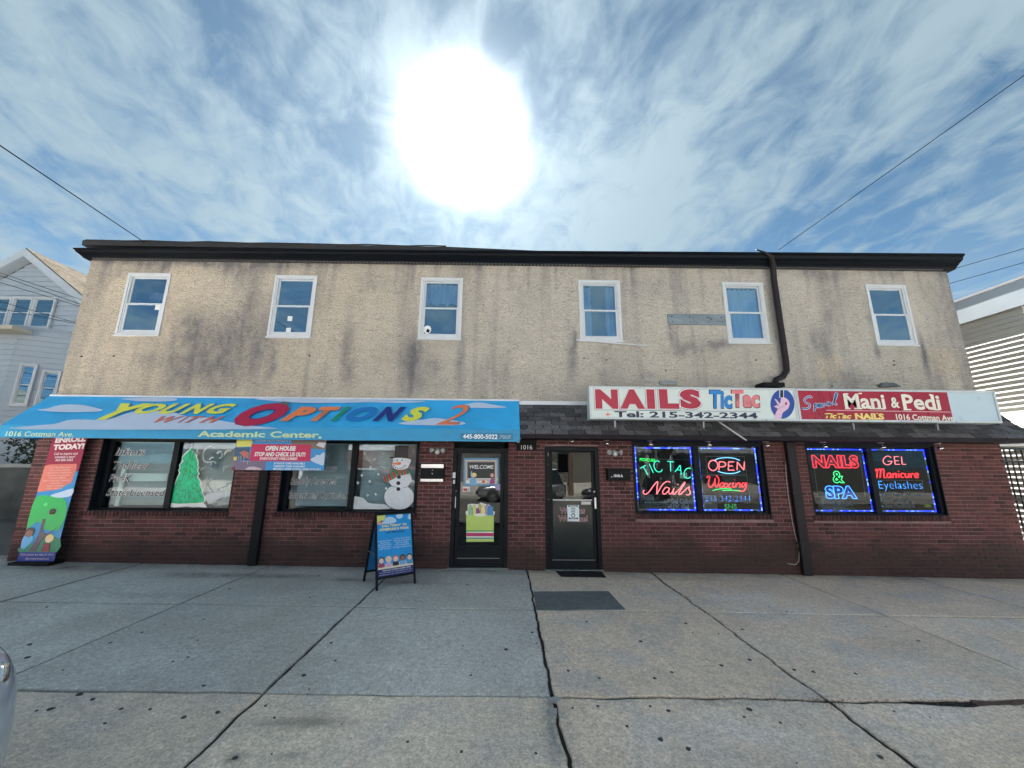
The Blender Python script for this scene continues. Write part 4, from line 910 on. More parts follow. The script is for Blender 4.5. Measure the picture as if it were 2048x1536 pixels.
for cl, x, y0_, w_ in (((205,65,110),650,775,26),((140,60,150),712,778,26),((205,215,130),675,742,22),((150,200,160),630,742,20),((235,225,150),775,745,26),((240,235,225),772,795,22),((165,150,200),820,735,20),((60,140,200),858,742,30),((200,180,120),738,725,16)):
    z_ = .0036+random.uniform(.0005, .002); q([[(x-w_,858),(x-w_,y0_+35),(x-w_*.6,y0_+8),(x,y0_-4),(x+w_*.6,y0_+8),(x+w_,y0_+35),(x+w_,858)]], flat(*cl), cp, 'crayon', pw, z_); 
    m_ = MB(); pw.line(m_, [(x-w_,845),(x-w_,y0_+35),(x-w_*.5,y0_+5),(x,y0_-5),(x+w_*.5,y0_+5),(x+w_,y0_+35),(x+w_,845)], .005, z_+.0014, 0); m_.build('crayon_outline', flat(25, 25, 30), cp)
q([ell(740,852,70,18,14)], flat(225, 235, 215), cp, 'box_lip', pw, .007)
for y0_, y1_, cl in ((1028,1042,(70,160,90)),(1042,1056,(225,235,215)),(1056,1096,(185,45,105)),(1096,1110,(225,235,215)),(1110,1124,(60,140,170))): q([R4(584,y0_,896,y1_)], flat(*cl), cp, 'colour_band', pw, .005)
# ---- salon door notices
D2 = Pix(facade(YF+.06-.004), 1070, 880, 5.295)
fm = thing('face_mask_notice', 'white paper face mask notice taped to the nail salon door', 'notice')
q([[(340,690),(465,688),(470,862),(347,858)]], flat(215, 230, 238), fm, 'paper', D2, -.002)
q([R4(352,692,452,708), R4(357,822,458,838)], flat(25, 45, 65), fm, 'header_bar', D2, -.0005)
q([ell(404,797,21,23,16)], flat(25, 45, 65), fm, 'mask_symbol', D2, -.0005); q([ell(404,800,12,13,12)], flat(215, 230, 238), fm, 'mask_symbol_inner', D2, .001)
for t_, b_ in (('Please', (370,693,438,707)), ): D2.text('lettering', t_, b_, wh, fm, .001, bold=.02)
D2.text('lettering', 'WEAR\nFACE\nMASK', (376,714,430,768), flat(25, 45, 65), fm, 0, bold=.04)
D2.text('lettering', '"Thank you"', (372,824,442,836), wh, fm, .001)
for t_, b_ in (('Walk-ins', (262,715,528,780)), ('Welcome!', (248,800,555,862))): D2.text('lettering_outline', t_, b_, flat(205, 160, 165), d2, -.004, bold=.05, grow=.006); D2.text('lettering', t_, b_, flat(40, 18, 24), d2, -.0028, bold=.01)
q([R4(492,652,592,684)], flat(200, 200, 195), d2, 'paper_slip', D2, -.004)

# ================================================================== AWNING
aw = thing('shop_awning', 'long sky blue fabric awning with painted clouds and coloured daycare name', 'awning')
AX0, AX1, AYF, AZB, AZT = -8.42, .255, 6.60, 2.168, 2.372
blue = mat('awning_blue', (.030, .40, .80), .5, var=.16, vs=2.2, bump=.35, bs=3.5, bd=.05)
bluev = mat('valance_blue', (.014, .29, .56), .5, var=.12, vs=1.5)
at_ = (YF-.03, 2.962)
asl = Vector((0, at_[0]-AYF, at_[1]-AZT)); AF = Fr((0, AYF, AZT), (1, 0, 0), asl); AL = asl.length
m_ = MB(); n1, n2 = 120, 8; vv = []; 
for j in range(n2+1):
    for i in range(n1+1):
        a = AX0+(AX1-AX0)*i/n1; b = AL*j/n2; sag = -.010*math.sin(math.pi*j/n2)*abs(math.sin(math.pi*i/15))+.0015*math.sin(i*1.3+j)
        vv.append(AF.P(a, b, sag))
m_.add(vv, [(j*(n1+1)+i, j*(n1+1)+i+1, (j+1)*(n1+1)+i+1, (j+1)*(n1+1)+i) for j in range(n2) for i in range(n1)])
m_.build('canopy', blue, aw, smooth=True)
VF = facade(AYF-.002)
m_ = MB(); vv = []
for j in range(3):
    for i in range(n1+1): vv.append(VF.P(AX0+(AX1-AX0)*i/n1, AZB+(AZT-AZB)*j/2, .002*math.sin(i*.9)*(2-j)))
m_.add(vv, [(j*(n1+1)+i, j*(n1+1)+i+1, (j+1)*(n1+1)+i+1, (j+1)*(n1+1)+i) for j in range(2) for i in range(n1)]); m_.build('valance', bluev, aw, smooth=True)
for xx in (AX0, AX1):
    m_ = MB(); t_ = .004 if xx > 0 else -.004
    p = [(AYF,AZB),(AYF,AZT),(at_[0],at_[1]),(YF-.01,AZB)]
    m_.add([(xx,)+a for a in p]+[(xx-t_,)+a for a in p], [(0,1,2,3),(7,6,5,4),(0,4,5,1),(1,5,6,2),(2,6,7,3),(3,7,4,0)]); m_.build('side_panel', blue, aw)
m_ = MB(); m_.tube([(AX0, AYF+.015, AZB+.01), (AX1, AYF+.015, AZB+.01)], .012, 8); m_.tube([(AX0, AYF+.02, AZT-.02), (AX1, AYF+.02, AZT-.02)], .012, 8)
for xx in np.linspace(AX0+.03, AX1-.03, 9): m_.tube([(xx, AYF+.02, AZT-.02), (xx, YF-.03, AZB+.05)], .010, 6); m_.tube([(xx, AYF+.02, AZT-.03), (xx, YF-.04, 2.93)], .010, 6)
m_.build('frame_tubes', greym, aw)
MB().box(AX0, AX1+.01, YF-.035, YF-.003, 2.962, 2.992).build('head_rail', mat('rail_white', (.60, .66, .72), .5, var=.15, vs=2), aw)
PA = Pix(AF); PV = Pix(VF)
cloudm = mat('cloud_print', (.50, .62, .80), .5, var=.05)
clouds = [[(76,821),(95,818),(118,812),(140,810),(165,811),(185,815),(207,821),(190,824.5),(150,825.5),(110,824.5)],
 [(48,859.5),(75,852),(110,849),(135,842),(160,840),(200,841),(225,838),(262,826),(300,823.5),(340,824),(375,834),(410,836),(440,842),(470,847),(505,853),(528,859.5)],
 [(243,799),(270,797),(300,796),(340,797),(355,799.5),(345,803),(300,804),(265,802)],
 [(510,799),(560,797.2),(650,799),(750,801),(840,803),(846,805),(800,807),(740,805.5),(690,806.5),(620,807),(560,804)],
 [(922,812),(940,808),(958,806),(985,810),(1012,815),(1000,817),(960,817),(930,816)], [(798,849),(820,843),(850,840),(870,837),(900,841),(925,845),(930,849),(905,852),(850,851.5)]]
for c_ in clouds: m_ = MB(); PA.poly(m_, c_, .012, 3); m_.build('cloud_print', cloudm, aw)
def aletter(ch, box, rgb, sh=.35, bold=.03, shadow=True, out=None, cond=1):
    if shadow: PA.text('letter_shadow', ch, (box[0]+3, box[1]-.6, box[2]+3, box[3]-.6), mat('letter_shade_blue', (.014, .25, .50), .6), aw, .0145, bold=bold, shear=sh)
    if out: PA.text('letter_outline', ch, box, flat(*out), aw, .016, bold=bold+.02, shear=sh, grow=.006)
    PA.text('letter', ch, box, flat(*rgb), aw, .018, bold=bold, shear=sh)
yel = (222, 226, 80)
aletter('Y', (215,808,290,841.5), yel, .45, .055)
for ch, a, b in (('O',276,327),('U',327,372),('N',370,421),('G',419,467)): aletter(ch, (a,808.5,b,829.5), yel, .4, .05)
for ch, a, b in (('W',315,362),('I',362,372),('T',376,404),('H',404,444)): aletter(ch, (a,834,b,847.5), (215,110,85), .45, .03)
aletter('O', (478,807,571,854), (180,22,75), .35, .07, out=(30,50,110))
for ch, a, b, cl in (('P',570,627,(228,125,75)),('T',630,675,(230,130,80)),('I',669,694,(10,140,110)),('O',694,752,(15,120,200)),('N',751,807,(22,45,130)),('S',806,857,yel)):
    aletter(ch, (a,815,b,844), cl, .4, .06)
aletter('2', (876,811,936,851), (228,125,85), .45, .0)
paleg = flat(190, 215, 165)
PV.text('lettering', '1016 Cottman Ave.', (12,863,148,873), paleg, aw, .004, bold=.01, shear=.1)
PV.text('lettering', 'Academic Center,', (396,862.5,644,877), paleg, aw, .004, bold=.03)
PV.text('lettering', '445-800-5022', (926,868.5,995,878), wh, aw, .006, bold=.02)
m_ = MB(); PV.poly(m_, R4(921,866.5,1026,880), .003); m_.build('number_patch', mat('patch_blue', (.01, .19, .36), .5), aw)
PV.text('lettering', '765', (997,870,1023,878), flat(130, 160, 175), aw, .006, bold=.05, shear=.3)
m_ = MB(); PA.poly(m_, [(562,806),(570,805),(579,807),(574,812),(566,811)], .021, 2); m_.build('soot_mark', mat('soot', (.10, .12, .12), .8, var=.4, vs=30), aw)

# ================================================================== LIGHT BOX SIGNS
def sign_box(x0, x1, z0, z1, Y, name, label, cat='sign'):
    root = thing(name, label, cat); fr = facade(Y)
    ring(fr, x0, x1, z0, z1, .035, -.20, .008).build('cabinet_frame', mat('sign_frame_alu', (.55, .60, .63), .4, .1, var=.08, vs=4), root, bevel=.004)
    panel(fr, x0+.02, x1-.02, z0+.02, z1-.02, -.2, -.18).build('cabinet_back', greym, root)
    return root, fr
ZS0, ZS1, YSG = 2.548, 3.112, 6.43
s1, f1 = sign_box(1.425, 4.995, ZS0, ZS1, YSG, 'nail_salon_sign', 'white light box sign with big red NAILS lettering and blue oval hand picture')
s2, f2 = sign_box(5.0, 8.515, ZS0-.004, ZS1-.004, YSG, 'manicure_sign', 'light box sign with dark red face and a blank white panel at its right end')
sgw = mat('sign_face_white', (.66, .74, .72), .35, var=.05, vs=2)
panel(f1, 1.46, 4.96, ZS0+.035, ZS1-.035, -.02, -.004).build('sign_face', sgw, s1)
G1 = Pix(facade(YSG), 1170, 760, 4.551)
red = flat(170, 30, 60, 1.05); 
for ch, a, b in (('N',88,305),('A',312,548),('I',556,640),('L',670,858),('S',858,1058)):
    dx = {'I': 0}.get(ch, 0)
    G1.text('letter_outline', ch, (a, 80, b, 268), flat(30, 30, 60), s1, .001, bold=.07, grow=.011)
    G1.text('letter_inline', ch, (a, 80, b, 268), flat(235, 235, 240), s1, .0025, bold=.07, grow=.005)
    G1.text('letter', ch, (a+5, 85, b-5, 263), red, s1, .004, bold=.07)
for ch, a, b, t_, bt, cl in (('Tic',1135,1338,92,262,(30,130,205)),('Tac',1335,1590,88,254,(225,125,130))):
    G1.text('letter_outline', ch, (a, t_, b, bt), flat(35, 25, 60), s1, .001, bold=.05, shear=.12, grow=.006)
    G1.text('letter', ch, (a+4, t_+3, b-4, bt-3), flat(*cl), s1, .004, bold=.042, shear=.12)
m_ = MB(); G1.line(m_, [(95,272),(1600,290)], .006, .001, 0); m_.build('rule_line', flat(50, 90, 140), s1)
G1.text('lettering', 'Tel: 215-342-2344', (268,290,1570,346), flat(35, 42, 80), s1, .002, bold=.03, rise=-.002)
q([[(208,285),(214,306),(240,312),(214,319),(208,338),(202,319),(175,312),(202,306)]], flat(230, 110, 90), s1, 'star_mark', G1, .001)
q([ell(1797,218,108,134,32)], flat(20, 70, 160), s1, 'blue_oval', G1, .001)
q([[(1730,350),(1735,300),(1752,262),(1735,250),(1718,240),(1745,228),(1760,238),(1728,180),(1722,168),(1745,180),(1775,215),(1785,160),(1815,160),(1850,185),(1862,225),(1845,265),(1800,300),(1785,350)]], flat(225, 190, 215), s1, 'hand_picture', G1, .0025, 3)
m_ = MB()
for pts in ([(1862,225),(1845,265),(1800,300),(1785,350)], [(1740,285),(1760,262),(1785,250),(1815,235)], [(1722,168),(1745,180),(1775,215)], [(1718,240),(1745,228),(1770,240)]): G1.line(m_, pts, .005, .0045)
m_.build('hand_lines', flat(50, 25, 60), s1)
q([ell(1828,215,11,14,10), [(1735,262),(1748,258),(1745,285),(1736,282)]], flat(165, 30, 70), s1, 'painted_nails', G1, .0045)
q([R4(1768,90,1808,162)], flat(235, 240, 240), s1, 'bottle_label', G1, .0042); q([R4(1774,92,1802,160)], flat(15, 20, 25), s1, 'bottle', G1, .0055)
# red sign
sgr = mat('sign_face_red', C(165, 8, 45, 1.0), .3, var=.22, vs=2.5, stretch=(1.2, 1, .25))
G2 = Pix(facade(YSG), 1580, 760, 4.376)
xr = facade(YSG).rect(1890, 785, 1908, 846); xm_ = G2.p(1392, 180)[0]
panel(f2, 5.035, xm_, ZS0+.031, ZS1-.039, -.02, -.004).build('sign_face', sgr, s2)
panel(f2, xm_+.004, 8.48, ZS0+.031, ZS1-.039, -.026, -.010).build('blank_panel', mat('sign_blank', (.50, .62, .70), .3, var=.05, vs=2), s2)['label'] = 'blank pale panel where the red film is missing'
serw = flat(232, 228, 215)
def slab_word(pix, word, box, m, parent, w, bold=.03, cap=True):
    """bold upright lettering with slab serifs added under and over the stems"""
    o = pix.text('lettering', word, box, m, parent, w, bold=bold); return o
for body, box in (('Mani', (472,120,830,252)), ('&', (880,152,955,245)), ('Pedi', (982,128,1312,262))):
    G2.text('lettering', body, box, serw, s2, .0025, bold=.028)
m_ = MB()
for x0_, x1_, y_ in ((470,508,122),(598,628,118),(480,528,250),(560,632,250),(700,748,250),(752,790,250),(795,832,252),(980,1010,130),(992,1060,260),(1215,1240,130),(1262,1312,260)):
    G2.poly(m_, R4(x0_, y_-6, x1_, y_+6), .0028)
m_.build('letter_serifs', serw, s2)['kind'] = 'stuff'
m_ = MB(); pts_S = [(188,160),(180,145),(150,150),(125,175),(140,198),(172,215),(168,240),(140,252),(105,248)]
for wd, cl, w_ in ((.045, (225, 215, 225), .001), (.024, (40, 105, 170), .0025)):
    m_ = MB()
    for pts in (pts_S, [(205,210),(215,225),(212,275)], [(212,225),(228,208),(240,222),(228,240),(214,238)], [(250,228),(265,218),(258,208),(248,222),(256,238),(272,232)], [(292,208),(280,212),(280,230),(298,226)], [(312,200),(312,226)], [(312,186),(313,187)], [(348,195),(330,203),(332,220),(346,214),(348,196),(352,218)], [(362,214),(385,190),(412,125),(400,118),(390,160),(392,208),(415,210)]):
        G2.line(m_, pts, wd*.85, w_)
    m_.build('script_lettering', flat(*cl), s2)['label'] = 'Special in blue script'
m_ = MB(); G2.line(m_, [(318,264),(1405,281)], .012, .002, 0); m_.build('rule_line', flat(225, 175, 180), s2)
G2.text('lettering', 'TicTac', (305,292,538,338), flat(240, 215, 120), s2, .002, bold=.04, shear=.35, rise=-.005)
G2.text('lettering', 'NAILS', (568,292,822,345), flat(240, 220, 130), s2, .002, bold=.05)
m_ = MB()
for x0_, x1_, y_ in ((566,590,294),(612,636,294),(566,590,343),(632,664,343),(680,704,343),(710,742,343),(710,742,294),(752,772,294),(752,790,343)): G2.poly(m_, R4(x0_, y_-3, x1_, y_+3), .0022)
m_.build('letter_serifs', flat(240, 220, 130), s2)['kind'] = 'stuff'
G2.text('lettering', '1016 Cottman Ave', (928,302,1432,354), serw, s2, .002, bold=.025, rise=-.012)
for px, py, rt in ((1229,860,s1),(1405,860,s1),(1703,860,s2),(1870,860,s2)):
    p = at(px, 850, YSG+.12); m_ = MB(); m_.box(p.x-.014, p.x+.014, YSG+.08, YSG+.11, 2.43, ZS0-.006); m_.box(p.x-.014, p.x+.014, YSG+.08, YSG+.36, 2.42, 2.43)
    m_.build('mounting_bracket', greym, rt)
for px, rt in ((1394,s1),(1463,s1),(1533,s1),(1672,s2),(1737,s2),(1768,s2),(1802,s2),(1912,s2)):
    p = at(px, 840, YSG-.01); MB().lathe((p.x, YSG-.008, ZS0+.012), (0, -1, 0), [(0, .007), (.004, .007)], 8).build('screw_head', blackm, rt)
# loose rod behind the sign, plank, trim strip, tile scrap
rod_a, rod_b = at(1293, 757, 6.74), at(1493, 881, 6.60)
mid = at(1437, 843, 6.66)
m_ = MB(); m_.tube([rod_a, mid, rod_b], .014, 8); tag(m_.build('loose_rod', mat('weathered_white', (.50, .50, .50), .6, var=.3, vs=9), None), 'long white rod stuck diagonally behind the NAILS sign', 'rod')
pl = thing('wall_plank', 'weathered grey blue plank with hooks bolted to the stucco beside the curtained window', 'plank')
a, b = FS.rect(1334, 629, 1452, 652)[0:2]; 
panel(FS, 3.225, 4.385, 4.545, 4.765, .0, .032).build('board', mat('weathered_wood', (.20, .25, .29), .85, var=.35, vs=10, stretch=(.6, 1, 6), bump=.3, bs=30), pl, bevel=.003)
for x in (3.30, 3.66, 4.03, 4.30):
    m_ = MB(); m_.lathe(FS.P(x, 4.70, .032), (0, -1, 0), [(0, .012), (.008, .012)], 8); m_.lathe(FS.P(x+.01, 4.60, .032), (0, -1, 0), [(0, .010), (.008, .010)], 8); m_.build('bolt_head', mat('rust', (.05, .03, .025), .8), pl)
for x in (3.72, 4.07):
    m_ = MB(); m_.tube([FS.P(x, 4.69, .03), FS.P(x, 4.68, .06), FS.P(x+.01, 4.64, .065), FS.P(x+.025, 4.63, .05)], .007, 6); m_.build('hook', greym, pl)
m_ = MB(); a = FS.hit(1152, 680); b = FS.hit(1294, 692); m_.hexa([FS.P(a[0],a[1]-.028,.0),FS.P(b[0],b[1]-.018,.0),FS.P(b[0],b[1]-.018,.045),FS.P(a[0],a[1]-.028,.06),FS.P(a[0],a[1],.0),FS.P(b[0],b[1],.0),FS.P(b[0],b[1],.045),FS.P(a[0],a[1],.06)])
tag(m_.build('trim_strip', whitep), 'loose white trim strip sticking out under the middle right upper window', 'trim strip')
m_ = MB(); p = FS.rect(1318,762,1352,770); panel(FS, *p, .0, .05, m_); tag(m_.build('wall_bracket', greym), 'small grey metal bracket on the stucco behind the loose rod', 'bracket')
m_ = MB(); p = FS.rect(1510,769,1551,776); panel(FS, p[0], p[1], p[2]-.02, p[3]-.01, .0, .25, m_); tag(m_.build('drip_tray', blackm), 'black metal tray where the upper downspout meets the NAILS sign', 'tray')
m_ = MB(); pp = Pix(FS, 1560, 740, 3.57); pp.poly(m_, [(690,110),(715,95),(730,92),(745,98),(770,95),(800,105),(835,122),(700,124)], .01, 0, .09); tag(m_.build('torn_flashing', mat('torn_felt', (.13, .16, .18), .85, var=.4, vs=20)), 'torn grey flashing scrap above the red sign', 'flashing')

# ================================================================== NEON SIGNS (hung behind the salon glass)
NF = facade(YF+DR+.06)
K3 = Pix(NF, 1260, 880, 6.827); K4 = Pix(NF, 1600, 880, 6.827)
def neon_thing(name, label, cat='neon sign'): return thing(name, label, cat)
def strokes(pix, name, paths, m, parent, r=.0075, sm=4):
    mb = MB()
    for p in paths: pix.tube(mb, p, r, .0, sm)
    return mb.build(name, m, parent, smooth=True)
def back_rect(pix, pts, parent):
    mb = MB(); q_ = pts+[pts[0]]
    for i in range(len(pts)): pix.tube(mb, [q_[i], q_[i+1]], .0025, -.012, 0)
    mb.build('support_frame', mat('acrylic_edge', (.35, .42, .42), .3), parent)
nred = neon(255, 105, 110, 2.2); nred2 = neon(255, 40, 50, 2.6); nteal = neon(60, 225, 185, 1.5); nblue = neon(70, 150, 255, 2.2); nlb = neon(130, 200, 255, 1.8); ngreen = neon(40, 210, 100, 1.6)
t_ = neon_thing('tic_tac_neon', 'green arched TIC TAC neon over red script Nails in the salon window')
strokes(K3, 'green_tube', [[(140,385),(215,345)],[(180,365),(245,475)],[(262,325),(318,448)],[(405,300),(370,285),(335,310),(328,360),(350,412),(390,436),(428,426),(438,400)],[(510,290),(600,300)],[(552,295),(555,428)],[(615,435),(685,345)],[(685,345),(702,470)],[(640,405),(695,413)],[(852,430),(842,395),(800,384),(757,408),(738,460),(752,508),(790,525),(828,503)]], nteal, t_)
strokes(K3, 'red_tube', [[(200,685),(180,700),(188,732),(225,738),(270,695),(320,625),(378,565),(370,640),(365,740)],[(365,740),(400,680),(440,615),(490,572),(530,568),(547,578)],[(535,660),(500,645),(465,672),(445,712),(458,738),(490,728),(530,685),(540,655),(528,710),(545,738),(575,722)],[(575,722),(602,660),(585,720),(595,742),(625,722)],[(652,604),(656,612)],[(625,722),(680,665),(742,580),(748,592),(705,660),(668,722),(672,745),(695,735)],[(695,735),(745,690),(805,640),(812,652),(802,672),(824,710),(810,745),(765,748)]], nred, t_, .009)
back_rect(K3, [(200,262),(870,270),(830,745),(230,745)], t_)
t_ = neon_thing('open_neon', 'red OPEN neon between two blue arcs in the salon window')
strokes(K3, 'red_tube', [ell(1135,347,62,70,16)+[(1197,347)],[(1215,415),(1218,300)],[(1218,300),(1270,298),(1303,318),(1303,348),(1272,364),(1222,366)],[(1420,298),(1345,300)],[(1345,300),(1342,412)],[(1342,412),(1425,412)],[(1345,355),(1400,355)],[(1462,412),(1465,300)],[(1465,300),(1555,410)],[(1555,410),(1562,296)]], nred, t_, .0095)
strokes(K3, 'blue_tube', [[(1150,285),(1200,255),(1310,240),(1420,250),(1498,278)],[(1200,428),(1280,450),(1370,458),(1450,448),(1505,425)]], nlb, t_)
back_rect(K3, [(1040,225),(1560,225),(1600,470),(1060,470)], t_)
t_ = neon_thing('waxing_neon', 'red script Waxing neon with green underline in the salon window')
strokes(K3, 'red_tube', [[(1048,512),(1072,495),(1090,508),(1076,560),(1070,612),(1090,642),(1122,632),(1150,580),(1166,522),(1160,565),(1166,622),(1188,642),(1206,600),(1212,540),(1196,502),(1175,487)],[(1292,592),(1255,585),(1230,610),(1226,640),(1250,646),(1285,612),(1293,590),(1286,640),(1308,646)],[(1305,590),(1330,600),(1345,640),(1372,646)],[(1378,590),(1342,620),(1310,650)],[(1408,580),(1396,630),(1410,646),(1432,630)],[(1426,540),(1428,548)],[(1440,590),(1450,602),(1440,646)],[(1445,620),(1480,585),(1502,592),(1495,630),(1512,646)],[(1582,590),(1545,585),(1525,615),(1532,640),(1560,630),(1592,580),(1582,650),(1560,690),(1520,702),(1498,690)]], nred2, t_, .0085)
strokes(K3, 'green_tube', [[(1130,690),(1200,672),(1290,665),(1385,670)],[(1265,688),(1350,685),(1430,688),(1500,697)]], ngreen, t_)
back_rect(K3, [(985,485),(1600,485),(1645,835),(1010,835)], t_)
t_ = neon_thing('phone_number_neon', 'blue neon telephone number below the Waxing sign')
K3.text('blue_tube', '215-342-2344', (1032,762,1642,835), nblue, t_, 0, bold=-.035, spacing=1.0)
t_ = neon_thing('pedicure_led_sign', 'small green PEDICURE led sign at top left of the salon window')
K3.text('led_letters', 'PEDICURE', (135,252,345,292), neon(40, 230, 90, 2.0), t_, 0, bold=.0, rise=-.06)
t_ = neon_thing('sns_sign', 'dim green SNS lettering under the blue telephone number')
K3.text('letters', 'SNS', (1290,872,1460,946), neon(30, 150, 70, .5), t_, 0, bold=.02)
t_ = neon_thing('nails_and_spa_neon', 'double outlined red NAILS, green ampersand and blue SPA neon sign')
K4.text('red_fill', 'NAILS', (172,212,795,380), neon(120, 10, 25, .35), t_, -.006, bold=.05)
K4.text('red_tube', 'NAILS', (165,206,800,385), nred2, t_, 0, bold=.05, outline=.022)
K4.text('green_tube', '&', (442,420,602,590), neon(60, 220, 120, 1.8), t_, 0, bold=.04, outline=.028)
K4.text('blue_fill', 'SPA', (350,630,765,798), neon(15, 35, 120, .6), t_, -.006, bold=.06)
K4.text('blue_tube', 'SPA', (342,622,775,806), nblue, t_, 0, bold=.06, outline=.024)
back_rect(K4, [(180,195),(820,200),(905,805),(255,805)], t_)
t_ = neon_thing('gel_manicure_neon', 'thin red GEL over bright red script Manicure neon sign')
strokes(K4, 'red_tube', [[(1242,240),(1200,218),(1155,240),(1135,280),(1150,320),(1190,338),(1235,325),(1256,290)],[(1256,290),(1200,290)],[(1345,225),(1285,228)],[(1285,228),(1300,332)],[(1300,332),(1360,332)],[(1292,285),(1345,283)],[(1385,225),(1395,330)],[(1395,330),(1447,332)]], nred, t_, .007)
strokes(K4, 'script_tube', [[(1022,425),(1035,402),(1052,405),(1052,470),(1048,515)],[(1052,430),(1075,400),(1098,405),(1098,470),(1094,515)],[(1098,430),(1122,398),(1145,405),(1145,470),(1150,510),(1172,515)],[(1235,455),(1205,455),(1190,480),(1195,508),(1215,512),(1235,490),(1238,455),(1240,505),(1255,515)],[(1270,455),(1272,515)],[(1272,480),(1295,455),(1312,465),(1312,515)],[(1345,455),(1346,515)],[(1344,422),(1346,430)],[(1418,462),(1392,455),(1375,480),(1385,510),(1415,508)],[(1440,455),(1440,500),(1460,514),(1482,495)],[(1482,455),(1486,515)],[(1512,455),(1515,515)],[(1514,480),(1532,458),(1548,462)],[(1570,488),(1612,482),(1605,458),(1580,458),(1565,485),(1578,512),(1615,508)]], nred2, t_, .010)
t_ = neon_thing('eyelashes_neon', 'blue Eyelashes neon sign below the red Manicure')
K4.text('blue_tube', 'Eyelashes', (1078,562,1668,700), neon(60, 150, 240, 2.2), t_, 0, bold=-.025)
back_rect(K4, [(1030,548),(1680,552),(1695,712),(1050,710)], t_)
# LED rope borders round the four salon panes
ledb = neon(25, 45, 255, 3.0); ledw = neon(120, 150, 255, 3.0); ledoff = mat('led_strip_pvc', (.35, .36, .34), .4, var=.3, vs=20)
for (x0, x1), lab in zip(((2.43,3.524),(3.628,4.755),(5.70,6.82),(6.924,8.015)), ('around the pane with TIC TAC Nails', 'around the pane with OPEN and Waxing', 'around the pane with NAILS and SPA', 'around the pane with GEL and Eyelashes')):
    t_ = thing('led_border', 'blue led light strip '+lab, 'light strip', group='led strips bordering the salon window panes')
    fr = facade(YF+DR+.035); a, b, c, d = x0+.012, x1-.012, .992, 2.128
    m_ = MB(); ring(fr, a, b, c, d, .022, -.006, 0, m_); m_.build('strip_casing', ledoff, t_)
    l1, l2 = MB(), MB()
    def run(p0, p1):
        L_ = math.hypot(p1[0]-p0[0], p1[1]-p0[1]); n_ = int(L_/.03)
        for k in range(n_):
            if fbm(p0[0]*7+k*.12, p0[1], 1.0, 3) > .22: continue
            u = (k+.5)/n_; x = p0[0]+(p1[0]-p0[0])*u; z = p0[1]+(p1[1]-p0[1])*u; dx, dz = ((.013, .008) if abs(p1[0]-p0[0]) > .5 else (.008, .013))
            panel(fr, x-dx, x+dx, z-dz, z+dz, 0, .004, l2 if random.random() < .22 else l1)
    h = .011; run((a, d-h), (b, d-h)); run((a, c+h), (b, c+h)); run((a+h, c), (a+h, d)); run((b-h, c), (b-h, d))
    l1.build('led_lamps', ledb, t_)['kind'] = 'stuff'; l2.build('led_lamps', ledw, t_)['kind'] = 'stuff'
# lettering stuck on the salon glass
GS = facade(YF+DR+.018); V3 = Pix(GS, 1260, 880, 6.827); V4 = Pix(GS, 1600, 880, 6.827)
vin = flat(120, 150, 175); vinn = flat(30, 42, 90); vd = flat(95, 125, 135); vdk = flat(12, 30, 40)
for body, box, root, px_ in (('Gel Color', (558,806,852,866), w3, V3), ('U.V. Gel', (560,886,802,944), w3, V3)):
    px_.text('lettering_outline', body, box, vin, root, .001, bold=.04, grow=.005); px_.text('lettering', body, box, vinn, root, .003, bold=.0)
for body, box in (('Full Set', (480,842,722,892)), ('Overlay', (490,928,736,972)), ('Gel Tipz', (1125,728,1390,775)), ('Waxing', (1450,728,1635,775)), ('3D - Nail Art', (1145,808,1520,852)), ('Spa Pedicure', (1158,882,1568,930))):
    V4.text('lettering_outline', body, box, vd, w4, .001, bold=.035, grow=.003); V4.text('lettering', body, box, vdk, w4, .003, bold=.0)
m_ = MB(); m2 = MB()
for px_, c_ in ((V3,(525,835)),(V3,(535,915)),(V4,(448,865)),(V4,(465,944)),(V4,(1097,748)),(V4,(1112,826)),(V4,(1126,904)),(V4,(1422,745))):
    px_.poly(m_, ell(*c_, 14, 14, 10), .001); px_.poly(m2, ell(*c_, 8, 8, 8), .0025)
m_.build('bullet_ring', vin, w3); m2.build('bullet_dot', vdk, w3)
t_ = thing('business_hours_sign', 'black business hours sign low in the salon window', 'sign')
q([R4(180,826,545,968)], flat(16, 16, 20), t_, 'board', V3, -.022); V3.text('lettering', 'BUSINESS HOURS', (205,840,516,866), flat(170, 165, 170), t_, -.019, bold=.03)
V3.text('lettering', 'MON TUE WED THU FRI SAT SUN', (190,874,540,886), flat(120, 120, 125), t_, -.019)
t_ = thing('phone_card', 'white card with red print behind the last C of TIC TAC', 'card'); q([R4(716,450,812,525)], flat(190, 190, 185), t_, 'card_sheet', V3, -.10); q([R4(730,462,800,472), R4(730,488,805,496)], flat(170, 70, 70), t_, 'print_lines', V3, -.098)
t_ = q([ell(1748,900,55,24,18)], flat(170, 165, 40), None, 'oval_sticker', V4, -.01); tag(t_, 'yellow green oval sticker low in the right salon window', 'sticker')
